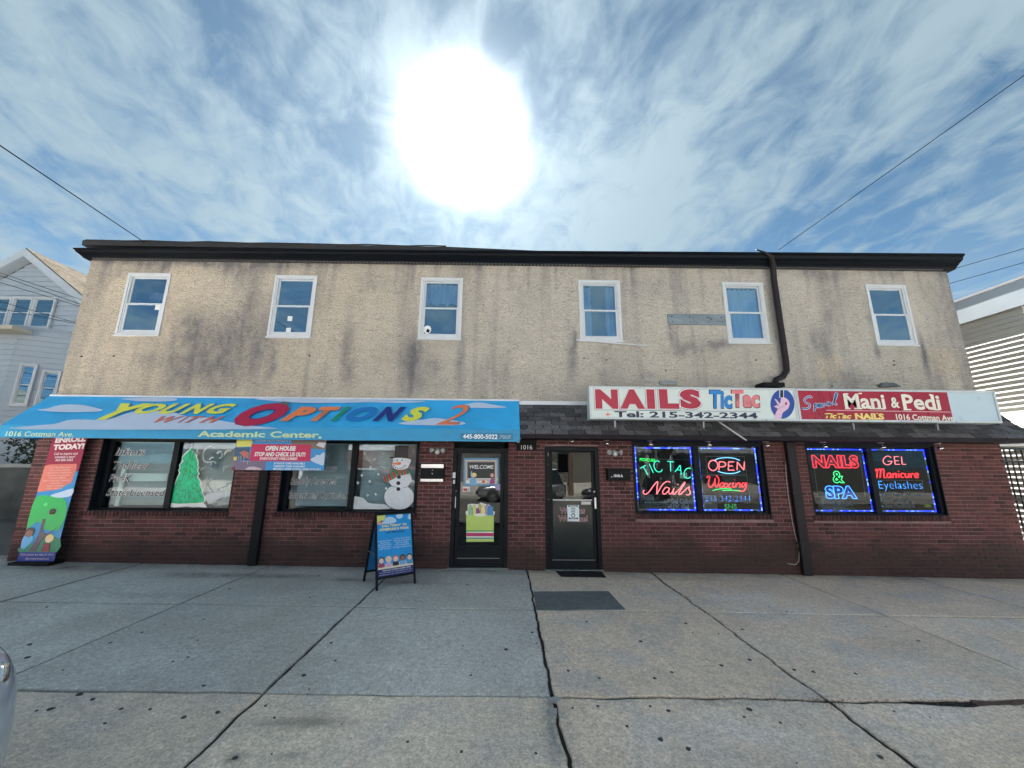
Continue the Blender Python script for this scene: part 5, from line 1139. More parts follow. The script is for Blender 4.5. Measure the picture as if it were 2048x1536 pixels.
# a hint of the salon beyond the glass
vas = thing('dried_twigs', 'bundle of pale dried twigs standing behind the TIC TAC sign', 'twigs')
m_ = MB()
for k in range(34):
    a = random.uniform(-.5, .5); b = random.uniform(-.4, .4); x = 2.68; p = [(x, 7.75, 1.35), (x+a*.12, 7.75+b*.1, 1.5), (x+a*.32, 7.75+b*.2, 1.66+random.uniform(0, .12))]; m_.tube(p, [.005, .004, .002], 5)
m_.build('twigs', mat('dry_twig', (.35, .30, .20), .9), vas)
MB().lathe((2.68, 7.75, .95), (0, 0, 1), [(0, .05), (.1, .09), (.25, .08), (.38, .04), (.42, .055)], 16).build('vase', mat('vase_grey', (.25, .27, .27), .4), vas, smooth=True)
for x, lab in ((3.05, 'grey salon armchair seen through the left salon pane'), (4.45, 'grey salon armchair seen behind the SNS lettering'), (7.35, 'pale salon armchair seen through the rightmost pane')):
    t_ = thing('salon_chair', lab, 'chair', (x, 8.6, -.2)); mm = mat('salon_chair_vinyl', (.42, .48, .52), .4)
    for nm, bx in (('seat', (-.3,.3,-.3,.3,.45,.6)), ('backrest', (-.28,.28,.2,.34,.55,1.35)), ('armrest', (-.38,-.28,-.3,.3,.6,.75)), ('armrest', (.28,.38,-.3,.3,.6,.75)), ('base', (-.2,.2,-.2,.2,0,.45))): MB().box(*bx).build(nm, mm, t_, bevel=.04)

# ================================================================== WALL FITTINGS
mb1 = thing('daycare_mailbox', 'black wall mailbox with two brushed steel bands beside the daycare door', 'mailbox')
fr = facade(YF-.004)
panel(fr, -1.50, -1.085, 1.475, 1.80, .0, .11).build('box_body', blackm, mb1, bevel=.012)
panel(fr, -1.495, -1.09, 1.715, 1.79, .109, .121).build('steel_lid', steel, mb1, bevel=.012); panel(fr, -1.495, -1.09, 1.478, 1.53, .109, .118).build('steel_band', steel, mb1, bevel=.01)
m_ = MB(); m_.lathe(fr.P(-1.29, 1.68, .11), (0, -1, 0), [(0, .007), (.004, .007)], 10); m_.lathe(fr.P(-1.29, 1.62, .11), (0, -1, 0), [(0, .009), (.005, .008)], 10); m_.build('lock', steel, mb1)
mb2 = thing('salon_mailbox', 'plain black wall mailbox with white number label beside the salon door', 'mailbox')
panel(fr, 1.855, 2.275, 1.52, 1.725, .0, .11).build('box_body', blackm, mb2, bevel=.008); panel(fr, 1.845, 2.285, 1.70, 1.735, .0, .125).build('lid', blackm, mb2, bevel=.006)
MX = Pix(facade(YF-.115), 1150, 740, 4.18); MX.text('number_label', '1018 A', (325,873,400,896), wh, mb2, .001, bold=.05); m_ = MB(); m_.lathe(fr.P(1.93, 1.585, .11), (0, -1, 0), [(0, .010), (.005, .009)], 10); m_.build('lock', steel, mb2)
for x in (1.92, 2.17):
    m_ = MB(); m_.tube([fr.P(x, 1.53, .05), fr.P(x, 1.475, .055), fr.P(x+.01, 1.455, .075), fr.P(x+.015, 1.47, .09)], .008, 6); m_.build('newspaper_hook', blackm, mb2)
npq = thing('house_number_plate', 'black plate with white house number 1016 between the two doors', 'number plate')
panel(facade(YF-.01), .215, .585, 2.04, 2.225, 0, .012).build('plate', blackm, npq)
MN = Pix(facade(YF-.023), 1030, 790, 7.585); MN.text('numerals', '1016', (93,760,262,826), wh, npq, .001, bold=-.005)
sc_ = thing('security_camera', 'small white dome camera under the right end of the awning', 'camera', (0, 0, 0)); p = at(1036, 886, 6.72)
MB().lathe(p+Vector((0, 0, .0)), (0, 0, 1), [(0, .014), (.02, .03), (.05, .034), (.07, .034), (.09, .02)], 16).build('housing', whitep, sc_, smooth=True); MB().lathe(p+Vector((0, 0, -.01)), (-.2, -1, -.4), [(0, .02), (.03, .02), (.036, .012)], 12).build('lens', blackm, sc_)
MB().tube([p+Vector((.0, 0, .06)), p+Vector((.05, .05, .08)), p+Vector((.05, .2, .10))], .012, 8).build('arm', whitep, sc_)
def twin_light(px, py, lab):
    c_ = at(px, py, YF-.01); t_ = thing('twin_head_floodlight', lab, 'floodlight', tuple(c_), group='twin head floodlights beside the doors')
    MB().lathe((0, 0, 0), (0, -1, 0), [(0, .05), (.02, .05), (.03, .035)], 16).build('wall_plate', greym, t_)
    MB().lathe((0, -.02, -.02), (0, -1, -.3), [(0, .02), (.02, .04), (.05, .045), (.075, .03), (.085, .01)], 16).build('motion_sensor', whitep, t_, smooth=True)
    for s_ in (-1, 1): MB().lathe((s_*.035, -.03, .01), (s_*1.0, -.75, -.15), [(0, .014), (.04, .018), (.07, .045), (.10, .05), (.105, .045), (.095, .01)], 16).build('lamp_head', mat('lamp_silver', (.55, .56, .56), .3, .5), t_, smooth=True)
    return t_
twin_light(876, 901, 'silver twin head floodlight above the daycare mailbox'); twin_light(1228, 905, 'silver twin head floodlight above the salon mailbox')
names_ = ['above the salon door', 'right of the salon door near the twin floodlight', 'above the TIC TAC pane, at its left', 'above the mullion of the TIC TAC window', 'above the right end of the TIC TAC window', 'above the left pane of the NAILS and SPA window', 'above the mullion of the NAILS and SPA window', 'near the right corner of the brick wall']
for (px, py), nm in zip(((1144,884),(1214,889),(1301,890),(1418,891),(1534,893),(1649,895),(1765,896),(1880,898)), names_):
    p = at(px, py, 7.02); t_ = thing('eyeball_spotlight', 'small chrome eyeball spotlight '+nm, 'spotlight', (p.x, p.y, p.z), group='eyeball spotlights under the pent roof')
    MB().lathe((0, .02, 2.236-p.z), (0, 0, -1), [(0, .05), (.008, .05), (.012, .035)], 16).build('mounting_ring', steel, t_, smooth=True)
    MB().lathe((0, 0, .035), (0, -.55, -1), [(-.02, .012), (0, .034), (.03, .042), (.05, .038), (.055, .03), (.04, .01)], 16).build('lamp_head', mat('chrome', (.75, .74, .7), .15, 1), t_, smooth=True)
mat_ = MB(); a_ = [GP.hit(*p) for p in ((1112,1145),(1203,1145),(1211,1156),(1123,1156))]
polymesh(mat_, GP, [(.90,7.17),(1.70,7.17),(1.69,6.83),(.95,6.83)][::-1], 0, .014); tag(mat_.build('door_mat', mat('black_rubber', (.012, .013, .014), .9, var=.3, vs=40, bump=.6, bs=150)), 'thin black rubber mat in front of the salon door', 'mat')
m_ = MB(); cable = [(1571,925),(1573,960),(1580,1015),(1588,1060),(1597,1095),(1598,1105),(1597,1122),(1590,1129),(1575,1127)]
m_.tube([Vector((p[0], YF-.03, p[1])) for p in smooth_pts([tuple((at(x, y, YF-.03).x, at(x, y, YF-.03).z)) for x, y in cable], 3, False)], .0055, 6)
tag(m_.build('loose_cable', mat('cable_grey', (.45, .42, .40), .6)), 'loose pale cable hanging beside the downspout', 'cable')

# ================================================================== BANNERS AND A-FRAME
eb = thing('enroll_banner', 'tall narrow ENROLL TODAY banner leaning at the left end of the brick wall', 'banner')
BF = Fr((0, 7.0, 0), (1, 0, 0), (0, .035, 1)); E3 = Pix(BF, 30, 870, 5.907)
cr = [E3.p(45,1482), E3.p(480,1472), E3.p(848,20), E3.p(440,20)]
bx0, bx1 = (cr[0][0]+cr[3][0])/2, (cr[1][0]+cr[2][0])/2; bz0, bz1 = -.0+.14, 2.28
def bq(u, v_): return (bx0+(bx1-bx0)*u, bz0+(bz1-bz0)*v_)
def bpoly(pts, rgb, nm, w, sm=0):
    mb = MB(); p = [bq(*a) for a in pts]; p = smooth_pts(p, sm) if sm else p; polymesh(mb, BF, p, w); return mb.build(nm, flat(*rgb), eb)
bpoly([(0,0),(1,0),(1,1),(0,1)], (30,140,205), 'banner_sheet', 0)
bpoly([(0,.72),(.45,.735),(.92,.735),(.93,.69),(1,.69),(1,1),(0,1)], (150,15,60), 'maroon_field', .002)
bpoly([(.0,.73),(.12,.742),(.5,.748),(.9,.75),(.92,.70),(.9,.6),(.55,.545),(.0,.525)], (220,120,105), 'coral_field', .0035)
bpoly([(.0,.0),(1,.0),(1,.075),(0,.075)], (25,50,150), 'blue_footer', .0035)
bpoly([(0,.07),(1,.07),(1,.17),(.6,.19),(.3,.14),(0,.12)], (20,130,95), 'dark_grass', .002, 2)
bpoly([(.0,.26),(.0,.47),(.25,.50),(.55,.485),(.8,.475),(.95,.42),(.99,.33),(.9,.24),(.65,.235),(.45,.25),(.3,.30),(.12,.27)], (20,180,85), 'tree_crown', .005, 3)
bpoly([(.25,.08),(.38,.2),(.38,.32),(.47,.32),(.46,.22),(.62,.21),(.85,.265),(.62,.195),(.52,.17),(.42,.08)], (85,70,90), 'tree_trunk', .0065)
bpoly([(.4,.50),(.7,.53),(1,.555),(1,.50),(.8,.485),(.6,.48)], (190,210,235), 'cloud', .0035, 2)
for c_, r_, rgb in (((.13,.225),.125,(60,42,40)),((.13,.21),.10,(140,95,75)),((.60,.375),.095,(50,30,35)),((.60,.37),.08,(235,190,160)),((.72,.175),.12,(225,215,120)),((.70,.165),.08,(240,195,180))):
    bpoly([(c_[0]+r_*math.cos(k*.52), c_[1]+r_*.26*math.sin(k*.52)) for k in range(12)], rgb, 'child_head', .008+(0 if r_ > .11 else .0015))
bpoly([(0,.11),(.0,.19),(.25,.195),(.27,.15),(.12,.10)], (90,170,225), 'child_shirt', .0075, 2); bpoly([(.58,.08),(.6,.14),(.78,.135),(.8,.08)], (140,30,60), 'child_shirt', .0075)
bpoly([(.28,.43),(.36,.445),(.4,.43),(.36,.415)], (90,215,120), 'leaf_dot', .007, 2)
def btext(body, u0, u1, v0, v1, rgb=(238,225,230), bold=.03, rise=.03):
    text('lettering', body, BF, (*[bq(u, 0)[0] for u in (u0, u1)], *[bq(0, v_)[1] for v_ in (v0, v1)]), flat(*rgb), eb, .008, bold=bold, rise=rise)
btext('ENROLL', .10, .985, .925, .972, bold=.06, rise=.06); btext('TODAY!', .10, .985, .865, .912, bold=.06, rise=.06)
btext('Call to inquire and\nschedule a tour!\n445-800-5022', .18, .85, .77, .842, bold=.01)
btext('• Certified Educators\n• Educational Games\n• Homework Assistance\n• Creative Curriculum\n• Nutrition Meals\n• Early Learning Programs\n• Interactive\n• Indoor Activities\n• State Licensed', .07, .84, .548, .728, (245,190,180), .005)
btext('1016 Cottman Ave. Phila, PA 19111', .06, .94, .048, .064, rise=.0, bold=.0); btext('@youngwithoptions2', .22, .85, .018, .036, rise=0, bold=.0)
m_ = MB(); m_.box(bx0-.03, bx1+.03, 6.90, 7.14, gz(-7.9)+.004, gz(-7.9)+.05); m_.build('base_stand', blackm, eb, bevel=.01)
m_ = MB(); m_.tube([BF.P((bx0+bx1)/2, .04, -.02), BF.P((bx0+bx1)/2, bz1, -.02)], .012, 8); m_.build('support_pole', greym, eb)
panel(BF, bx0-.01, bx1+.01, .04, bz0, -.002, .0).build('lower_hem', flat(25, 50, 150), eb)

ob = thing('open_house_banner', 'small OPEN HOUSE banner hanging under the awning between the daycare windows', 'banner')
OF = facade(6.88); O3 = Pix(OF, 440, 770, 4.876)
q([[(165,532),(1040,540),(1012,835),(115,828)]], flat(45, 150, 215), ob, 'banner_sheet', O3, 0)
q([[(165,532),(318,533),(310,600),(160,605)]], flat(225, 225, 110), ob, 'sun_picture', O3, .002, 0)
q([[(145,610),(290,608),(285,740),(128,745)]], flat(45, 90, 130), ob, 'playground_photo', O3, .002)
q([[(128,745),(450,745),(440,830),(115,828)]], flat(120, 105, 135), ob, 'ground_photo', O3, .002)
q([[(135,700),(168,700),(165,735),(132,737)]], flat(225, 190, 90), ob, 'yellow_box', O3, .0035); q([[(190,660),(240,640),(285,660),(280,720),(230,700)]], flat(190, 110, 95), ob, 'slide_picture', O3, .0035)
m_ = MB()
for p in ([(185,690),(185,740)],[(205,690),(205,740)],[(235,700),(232,745)],[(215,742),(300,742)],[(270,742),(268,770)]): O3.line(m_, p, .007, .004, 0)
m_.build('climbing_frame', flat(190, 195, 210), ob)
q([[(240,825),(280,800),(330,795),(400,815),(410,828)]], flat(205, 185, 195), ob, 'pebbles_picture', O3, .0035)
q([[(115,800),(150,795),(145,828),(112,828)]], flat(130, 30, 60), ob, 'red_corner', O3, .0035)
q([[(700,535),(1040,540),(1030,630),(700,600)]], flat(130, 115, 105), ob, 'craft_photo', O3, .002); q([[(940,590),(965,555),(1035,565),(1015,615)]], flat(205, 210, 225), ob, 'paper_picture', O3, .0035)
q([[(885,720),(930,700),(940,680),(975,685),(1005,660),(1022,665),(1012,780),(960,770),(900,745)]], flat(190, 210, 235), ob, 'cloud', O3, .0035, 2)
q([[(312,575),(890,582),(880,745),(290,742)]], flat(200, 25, 90), ob, 'crimson_panel', O3, .005)
O3.text('lettering', 'OPEN HOUSE', (445,595,742,642), wh, ob, .0075, bold=.05, shear=.1); O3.text('lettering', 'STOP AND CHECK US OUT!', (340,655,835,697), wh, ob, .0075, bold=.04, shear=.1)
O3.text('lettering', "EVERYONE'S WELCOMED", (390,705,757,730), wh, ob, .0075, bold=.03, shear=.25)
for t_, y_ in (('24 HOUR CARE AVAILABLE', 765), ('WEEKEND CARE AVAILABLE', 793)): O3.text('lettering', t_, (525,y_-10,830,y_+9), wh, ob, .004, bold=.02, shear=.2)
O3.text('lettering', 'BEFORE & AFTER SCHOOL CARE AVAILABLE', (520,810,985,829), wh, ob, .004, bold=.02); O3.text('lettering', 'YOUNG WITH OPTIONS 2', (345,537,690,552), wh, ob, .004, bold=.02)
m_ = MB()
for a_ in (172, 1030): p = O3.p(a_, 536); m_.tube([OF.P(p[0], p[1]-.02, .006), OF.P(p[0], p[1]+.15, -.05)], .004, 5)
m_.build('hanging_cord', whitep, ob)

af = thing('a_frame_sign', 'black framed folding sidewalk sign with bright blue poster', 'sidewalk sign')
fl_, fr_, bl_ = Vector((-1.80, 5.96, gz(-1.8))), Vector((-1.32, 6.34, gz(-1.32))), Vector((-2.14, 6.40, gz(-2.1)))
br_ = bl_+(fr_-fl_)
top_l = (fl_+bl_)/2; top_r = (fr_+br_)/2; ztop = at(748, 1027, top_l.y).z; top_l.z = ztop; top_r.z = ztop
uu = (fr_-fl_).normalized(); wdt = (fr_-fl_).length
for nm, p0, p1, tl_, tr_, flip in (('front', fl_, fr_, top_l, top_r, 1), ('back', br_, bl_, top_r, top_l, -1)):
    u_ = (p1-p0).normalized(); v_ = (tl_-p0); Lh = v_.length; fr2 = Fr(p0, u_, v_)
    m_ = MB(); panel(fr2, 0, .032, 0, Lh-.001, -.012, .014, m_); panel(fr2, wdt-.032, wdt, 0, Lh-.001, -.012, .014, m_); panel(fr2, .032, wdt-.032, Lh-.035, Lh-.001, -.012, .014, m_); panel(fr2, .032, wdt-.032, .135, .165, -.012, .014, m_)
    m_.build('sign_frame', blackm, af, bevel=.004)
    panel(fr2, .032, wdt-.032, .165, Lh-.035, -.004, .002).build('poster_board', flat(20, 150, 225) if flip > 0 else flat(30, 110, 170), af)
    if flip < 0: panel(fr2, .032, wdt-.032, .165, .30, .002, .004).build('poster_ground', flat(90, 150, 80), af)
    if flip > 0:
        W2, b0_, b1_ = wdt-.064, .165, Lh-.035
        def fq(u, v2): return (.032+W2*u, b0_+(b1_-b0_)*v2)
        def fpoly(pts, rgb, nm2, w, sm=0):
            mb = MB(); p = [fq(*a) for a in pts]; p = smooth_pts(p, sm) if sm else p; polymesh(mb, fr2, p, w); return mb.build(nm2, flat(*rgb), af)
        def ftext(body, u0, u1, v0, v1, rgb, bold=.02, sh=0, w=.008): text('lettering', body, fr2, (fq(u0, 0)[0], fq(u1, 0)[0], fq(0, v0)[1], fq(0, v1)[1]), flat(*rgb), af, w, bold=bold, shear=sh)
        fpoly([(0,1),(0,.88),(.08,.86),(.22,.93),(.25,1)], (215,220,110), 'sun_print', .003); fpoly([(0,.85),(.1,.84),(.2,.86),(.1,.88),(0,.885)], (235,170,150), 'bird_cloud', .0045)
        for pts in ([(.12,.86),(.2,.9),(.25,.955),(.4,.965),(.52,.93),(.56,.88),(.45,.85),(.3,.845)], [(.55,.985),(.62,1),(.74,1),(.76,.955),(.66,.92),(.57,.945)], [(.9,.94),(.95,.985),(1,1),(1,.9),(.93,.905)]): fpoly(pts, (185,215,240), 'cloud', .0055, 2)
        fpoly([(.03,.885),(.12,.90),(.1,.925),(.17,.895),(.12,.88)], (150,45,80), 'bird', .007)
        ftext('CALL TODAY  TO', .13, .86, .795, .835, (238,225,160), .05, .25); ftext('SCHEDULE A TOUR', .06, .92, .735, .775, (238,225,160), .05, .25)
        ftext('445-800-5022', .24, .78, .685, .715, (25,60,110), .03, .1)
        ftext('Extended Hours\nEducational\nNutrition Meals\nTransportation\nFully Licensed', .02, .40, .42, .58, (215,235,245), .0); ftext('Creative Game Based\nHomework Assistance\nSmall Class Sizes\nA Fun Atmosphere\nThroughout School Year', .43, .98, .42, .60, (215,235,245), .0)
        fpoly([(0,.115),(1,.115),(1,.19),(.7,.2),(.35,.185),(0,.2)], (225,215,190), 'table_print', .004)
        for k, (hc, sc2) in enumerate((((25,30,40),(170,60,100)),((225,215,170),(200,170,215)),((215,110,80),(25,30,45)),((30,25,30),(120,170,215)),((25,30,40),(60,150,200)))):
            cx__ = .10+k*.2; skin = (235,200,180) if k != 3 else (150,100,80)
            fpoly([(cx__-.09,.15),(cx__-.06,.21),(cx__+.06,.21),(cx__+.09,.15)], sc2, 'child_shirt', .0055, 2)
            fpoly([(cx__+.085*math.cos(a*.52), .262+.052*math.sin(a*.52)) for a in range(12)], hc, 'child_hair', .007); fpoly([(cx__+.065*math.cos(a*.52), .250+.042*math.sin(a*.52)) for a in range(12)], skin, 'child_face', .0085)
        fpoly([(0,0),(1,0),(1,.115),(0,.115)], (25,25,110), 'navy_footer', .004)
        ftext('YOUNG WITH OPTIONS 2 ACADEMIC CENTER', .12, .93, .082, .10, (240,240,245), .03, .1); ftext('1016 COTTMAN AVE. PHILADELPHIA, PA 19111', .05, .96, .048, .066, (225,230,240), 0); ftext('445-800-5022 | @YOUNGWITHOPTIONS2', .03, .97, .014, .032, (225,230,240), 0)
m_ = MB()
for a, b in ((fl_, bl_), (fr_, br_)): m_.tube([a+(top_l-fl_)*.45, b+(top_l-bl_)*.45], .005, 6)
m_.build('hinge_bar', greym, af)

# ================================================================== LEFT HOUSE
HY = 14.6
lh = thing('white_siding_house', 'white clapboard house with front gable and tan shingle roof at left', 'house')
sidew = mat('white_siding', (.42, .48, .54), .55, var=.07, vs=2)
trimw = mat('house_trim', (.50, .55, .60), .8, spec=.1, var=.06, vs=3)
ap = at(51, 502, HY-.35); rk = at(163, 596, HY-.35)
sl_ = (rk.z-ap.z)/(rk.x-ap.x)                          # negative slope of the right rake
zsplit = at(100, 661, HY).z
hx0, hx1 = ap.x-5.2, ap.x+4.3
def rake_z(x): return ap.z+sl_*abs(x-ap.x)-.28
eave = rake_z(hx1)
m_ = MB(); m_.add([(hx0,HY+.03,-.3),(hx1,HY+.03,-.3),(hx1,HY+.03,rake_z(hx1)),(ap.x,HY+.03,rake_z(ap.x)),(hx0,HY+.03,rake_z(hx0)),(hx0,HY+10,-.3),(hx1,HY+10,-.3),(hx1,HY+10,rake_z(hx1)),(ap.x,HY+10,rake_z(ap.x)),(hx0,HY+10,rake_z(hx0))],
    [(0,1,2,3,4),(1,6,7,2),(9,8,7,6,5),(0,4,9,5)]); hwall = m_.build('house_wall', sidew, lh)
z = zsplit; SP = .205
while z < rake_z(ap.x)-.1:
    z1_ = min(z+SP, rake_z(ap.x)-.02); half = lambda zz: (zz-(ap.z-.28))/sl_
    ha = min(4.3, half(z)); hb = max(0.02, min(4.3, half(z1_))); ha2 = min(5.2, half(z)); hb2 = max(.02, min(5.2, half(z1_)))
    m_ = MB(); m_.add([(ap.x-ha2,HY-.036,z),(ap.x+ha,HY-.036,z),(ap.x+hb,HY+.012,z1_),(ap.x-hb2,HY+.012,z1_),(ap.x-ha2,HY+.028,z),(ap.x+ha,HY+.028,z),(ap.x+hb,HY+.028,z1_),(ap.x-hb2,HY+.028,z1_)], [(0,1,2,3),(0,4,5,1),(1,5,6,2),(3,7,4,0),(4,7,6,5),(3,2,6,7)])
    m_.build('siding_board', sidew, hwall); z += SP
for s_, xe in ((1, hx1+.35), (-1, hx0-.35)):           # roof planes and barge boards
    ze = ap.z+sl_*abs(xe-ap.x); m_ = MB(); Y0, Y1 = HY-.38, HY+10.3; d_ = .14
    m_.hexa([(ap.x,Y0+.03,ap.z),(xe,Y0+.03,ze),(xe,Y1,ze),(ap.x,Y1,ap.z),(ap.x,Y0+.03,ap.z+d_),(xe,Y0+.03,ze+d_),(xe,Y1,ze+d_),(ap.x,Y1,ap.z+d_)])
    m_.build('roof', mat('tan_shingles', (.085, .077, .066), 1, spec=0, var=.45, vs=7, bump=.8, bs=12, bd=.05, stretch=(1, 1, 3)), lh)
    m_ = MB(); m_.hexa([(ap.x,Y0,ap.z-.22),(xe,Y0,ze-.22),(xe,Y0+.028,ze-.22),(ap.x,Y0+.028,ap.z-.22),(ap.x,Y0,ap.z+.10),(xe,Y0,ze+.10),(xe,Y0+.028,ze+.10),(ap.x,Y0+.028,ap.z+.10)])
    m_.build('barge_board', trimw, lh)
    m_ = MB(); m_.hexa([(ap.x,Y0+.03,ap.z-.24),(xe,Y0+.03,ze-.24),(xe,HY,ze-.24),(ap.x,HY,ap.z-.24),(ap.x,Y0+.03,ap.z-.002),(xe,Y0+.03,ze-.002),(xe,HY,ze-.002),(ap.x,HY,ap.z-.002)]); m_.build('rake_soffit', trimw, lh)
HF = facade(HY-.085); hglass = glass('house_glass', .28, (.35, .42, .48), 0, .06, 1.5, (.6, .85, 1))
for pxa, pxb in ((-26,14), (14,57), (57,103)):
    a = HF.hit(pxa+4, 628)[0]; b = HF.hit(pxb+2, 628)[0]; c = HF.hit(60, 657)[1]; d = HF.hit(60, 594)[1]
    sash_window(a, c, d, b-a, lh, HF, 'house', 'second floor sash window of the white house', hglass, .03)
# lower storey with a canted bay
zc1 = zsplit-.02; bcx = at(30, 760, HY-.3).x
be = bcx+3.4
for nm, a, b in (('front', (bcx-4, HY-.55), (bcx, HY-.55)), ('cant', (bcx, HY-.55), (be, HY+1.1))):
    A_, B_ = Vector((*a, 0)), Vector((*b, 0)); FB = Fr(A_, B_-A_, (0, 0, 1)); L_ = (B_-A_).length
    panel(FB, 0, L_, -.3, zc1, -.06, -.03).build('bay_wall', sidew, lh); z = .3
    while z < zc1-.02:
        z1_ = min(z+SP, zc1); m_ = MB(); m_.hexa([FB.P(0,z,-.03),FB.P(L_,z,-.03),FB.P(L_,z,.034),FB.P(0,z,.034),FB.P(0,z1_,-.03),FB.P(L_,z1_,-.03),FB.P(L_,z1_,-.010),FB.P(0,z1_,-.010)]); m_.build('siding_board', sidew, hwall); z += SP
    if nm == 'cant':
        for pa, pb, yt, yb in ((30, 66, 727, 812), (77, 116, 741, 812)):
            FB2 = Fr(FB.P(0, 0, .075), FB.u, FB.v); a1, c1 = FB2.hit(pa, (yt+yb)/2); b1 = FB2.hit(pb, (yt+yb)/2)[0]; c0 = FB2.hit((pa+pb)/2, yb)[1]; c2 = FB2.hit((pa+pb)/2, yt)[1]
            sash_window(a1, c0, c2, b1-a1, lh, FB2, 'house', 'bay sash window of the white house', hglass, .04)
    MB().tube([FB.P(0, zc1, .03), FB.P(L_, zc1, .03)], .02, 6).build('drip_edge', trimw, lh)
MB().box(hx1+.4, -9.3, HY+.6, HY+8, -.3, 9.3).build('unseen_shade_block', sidew, lh)  # tall block out of view, added to keep the sun off the driveway
m_ = MB(); m_.box(hx0, hx1, HY-.05, HY-.002, zsplit-.05, zsplit-.0); m_.build('belt_trim', trimw, lh)
p = at(8, 665, HY-.7); m_ = MB(); m_.box(p.x-2, p.x+.9, HY-1.2, HY-.6, zc1-.35, zc1-.2); m_.build('porch_roof', mat('porch_tan', (.5, .46, .38), .7), lh)
# garden wall, strip of driveway, hedge twigs
gw = thing('garden_wall', 'dark weathered stone garden wall with pale coping in front of the white house', 'wall')
gwm = mat('old_wall', (.085, .09, .085), .95, var=.5, vs=1.6, bump=.8, bs=8, bd=.06)
GY = 11.6; wt = at(30, 935, GY).z; wb = -.3
MB().box(-22, -10.2, GY, GY+.3, wb, wt).build('wall_body', gwm, gw); MB().box(-22, -10.15, GY-.04, GY+.34, wt, wt+.10).build('coping', mat('coping', (.40, .42, .40), .85, var=.2), gw)
dv = MB(); dv.add([(-22,7.6,gz(-22)+.0),(-8.3,7.6,gz(-8.3)-.01),(-8.3,30,.1),(-22,30,.1)], [(0,1,2,3)]); o = dv.build('driveway', mat('driveway_asphalt', (.10, .10, .095), .9, var=.2, vs=2, bump=.3, bs=40)); o['kind'] = 'structure'
sh = thing('evergreen_shrub', 'dark evergreen shrub behind the garden wall at the left edge', 'shrub')
m_ = MB(); m_.tube([(-14.2, 12.6, 0), (-14.2, 12.6, 1.4)], .06, 6); m_.build('stem', mat('bark', (.06, .045, .035), .95, var=.3), sh)
m_ = MB()
for k in range(2600):
    a = random.uniform(0, 6.28); r_ = random.uniform(0, 1)**.5; zz = random.uniform(1.0, 3.3); R_ = .95*math.sin((zz-.8)/2.7*2.6)+.12*math.sin(a*5)
    c_ = Vector((-14.1+math.cos(a)*R_*r_, 12.5+math.sin(a)*R_*r_, zz)); d_ = Vector((random.gauss(0,1), random.gauss(0,1), random.gauss(0,.6))).normalized(); e_ = d_.orthogonal().normalized()
    m_.add([c_-e_*.03, c_+e_*.03, c_+d_*.14], [(0,1,2)])
m_.build('foliage', mat('evergreen_leaf', (.035, .06, .03), .8, rnd=.3, var=.4, vs=5), sh)['kind'] = 'stuff'

# ================================================================== RIGHT NEIGHBOUR, GATE
RX_ = 10.75
rn = thing('cream_siding_building', 'cream horizontal siding side wall of the neighbouring building at right', 'building')
creamm = mat('cream_siding', (.46, .47, .46), .85, spec=.05, var=.06, vs=2)
e1 = at(1917, 652, 1); 
SF = Fr((RX_, 0, 0), (0, -1, 0), (0, 0, 1))             # faces -X
z_so = SF.hit(1950, 640)[1]; z_tp = SF.hit(2040, 563)[1]
z_so = min(z_so, z_tp-.3)
MB().box(RX_+.03, RX_+8, 7.35, 20, -.4, z_tp-.1).build('building_wall', creamm, rn)
z = -.2; SP2 = .112; wl2 = rn.children[0]
while z < z_so:
    z1_ = min(z+SP2, z_so); m_ = MB(); m_.hexa([(RX_-.030,7.32,z),(RX_+.029,7.32,z),(RX_+.029,20,z),(RX_-.030,20,z),(RX_+.008,7.32,z1_),(RX_+.029,7.32,z1_),(RX_+.029,20,z1_),(RX_+.008,20,z1_)]); m_.build('siding_board', creamm, wl2); z += SP2
MB().box(RX_-.07, RX_+8.1, 7.0, 20.2, z_so, z_so+.03).build('soffit', mat('soffit_grey', (.30, .31, .33), .6), rn)
m_ = MB(); m_.hexa([(RX_-.10,7.0,z_so-.02),(RX_-.071,7.0,z_so-.02),(RX_-.071,20.2,z_so-.02),(RX_-.10,20.2,z_so-.02),(RX_-.12,7.0,z_tp),(RX_-.071,7.0,z_tp),(RX_-.071,20.2,z_tp),(RX_-.12,20.2,z_tp)]); m_.build('fascia', mat('white_fascia', (.40, .47, .54), .4, var=.12, vs=1.2), rn)
MB().box(RX_-.14, RX_+8.1, 6.98, 20.2, z_tp+.002, z_tp+.05).build('roof', mat('white_roof_edge', (.35, .36, .38), .9, spec=0), rn)
cz = SF.hit(2040, 815)[1]; cyy = RX_/1.36+.5
m_ = MB(); zt_ = 2.9; m_.add([(RX_-.02,7.5,zt_),(RX_-.02,8.7,zt_),(RX_-.62,8.75,zt_-.45),(RX_-.62,7.45,zt_-.45),(RX_-.02,7.5,zt_+.03),(RX_-.02,8.7,zt_+.03),(RX_-.62,8.75,zt_-.42),(RX_-.62,7.45,zt_-.42)], [(0,1,2,3),(7,6,5,4),(0,3,7,4),(1,5,6,2),(2,6,7,3),(0,4,5,1)])
m_.build('door_canopy', mat('canopy_white', (.62, .62, .60), .5), rn)
m_ = MB(); m_.tube([at(1962, 620, 8.9), at(1967, 660, 8.6), at(1975, 680, 8.5), at(2010, 690, 8.2), at(2060, 703, 7.9)], .006, 5); m_.build('hanging_wire', whitep, rn)
gt = thing('iron_gate', 'black iron bar gate closing the alley at the right end of the brick wall', 'gate')
gy = 7.42
gzt = at(2020, 893, gy).z; ironm = mat('black_iron', (.012, .012, .014), .45, var=.2)
MB().box(9.41, 9.475, gy-.03, gy+.035, gz(9.4), gzt).build('gate_post', ironm, gt); MB().box(10.60, 10.665, gy-.03, gy+.035, gz(10.6), gzt).build('gate_post', ironm, gt)
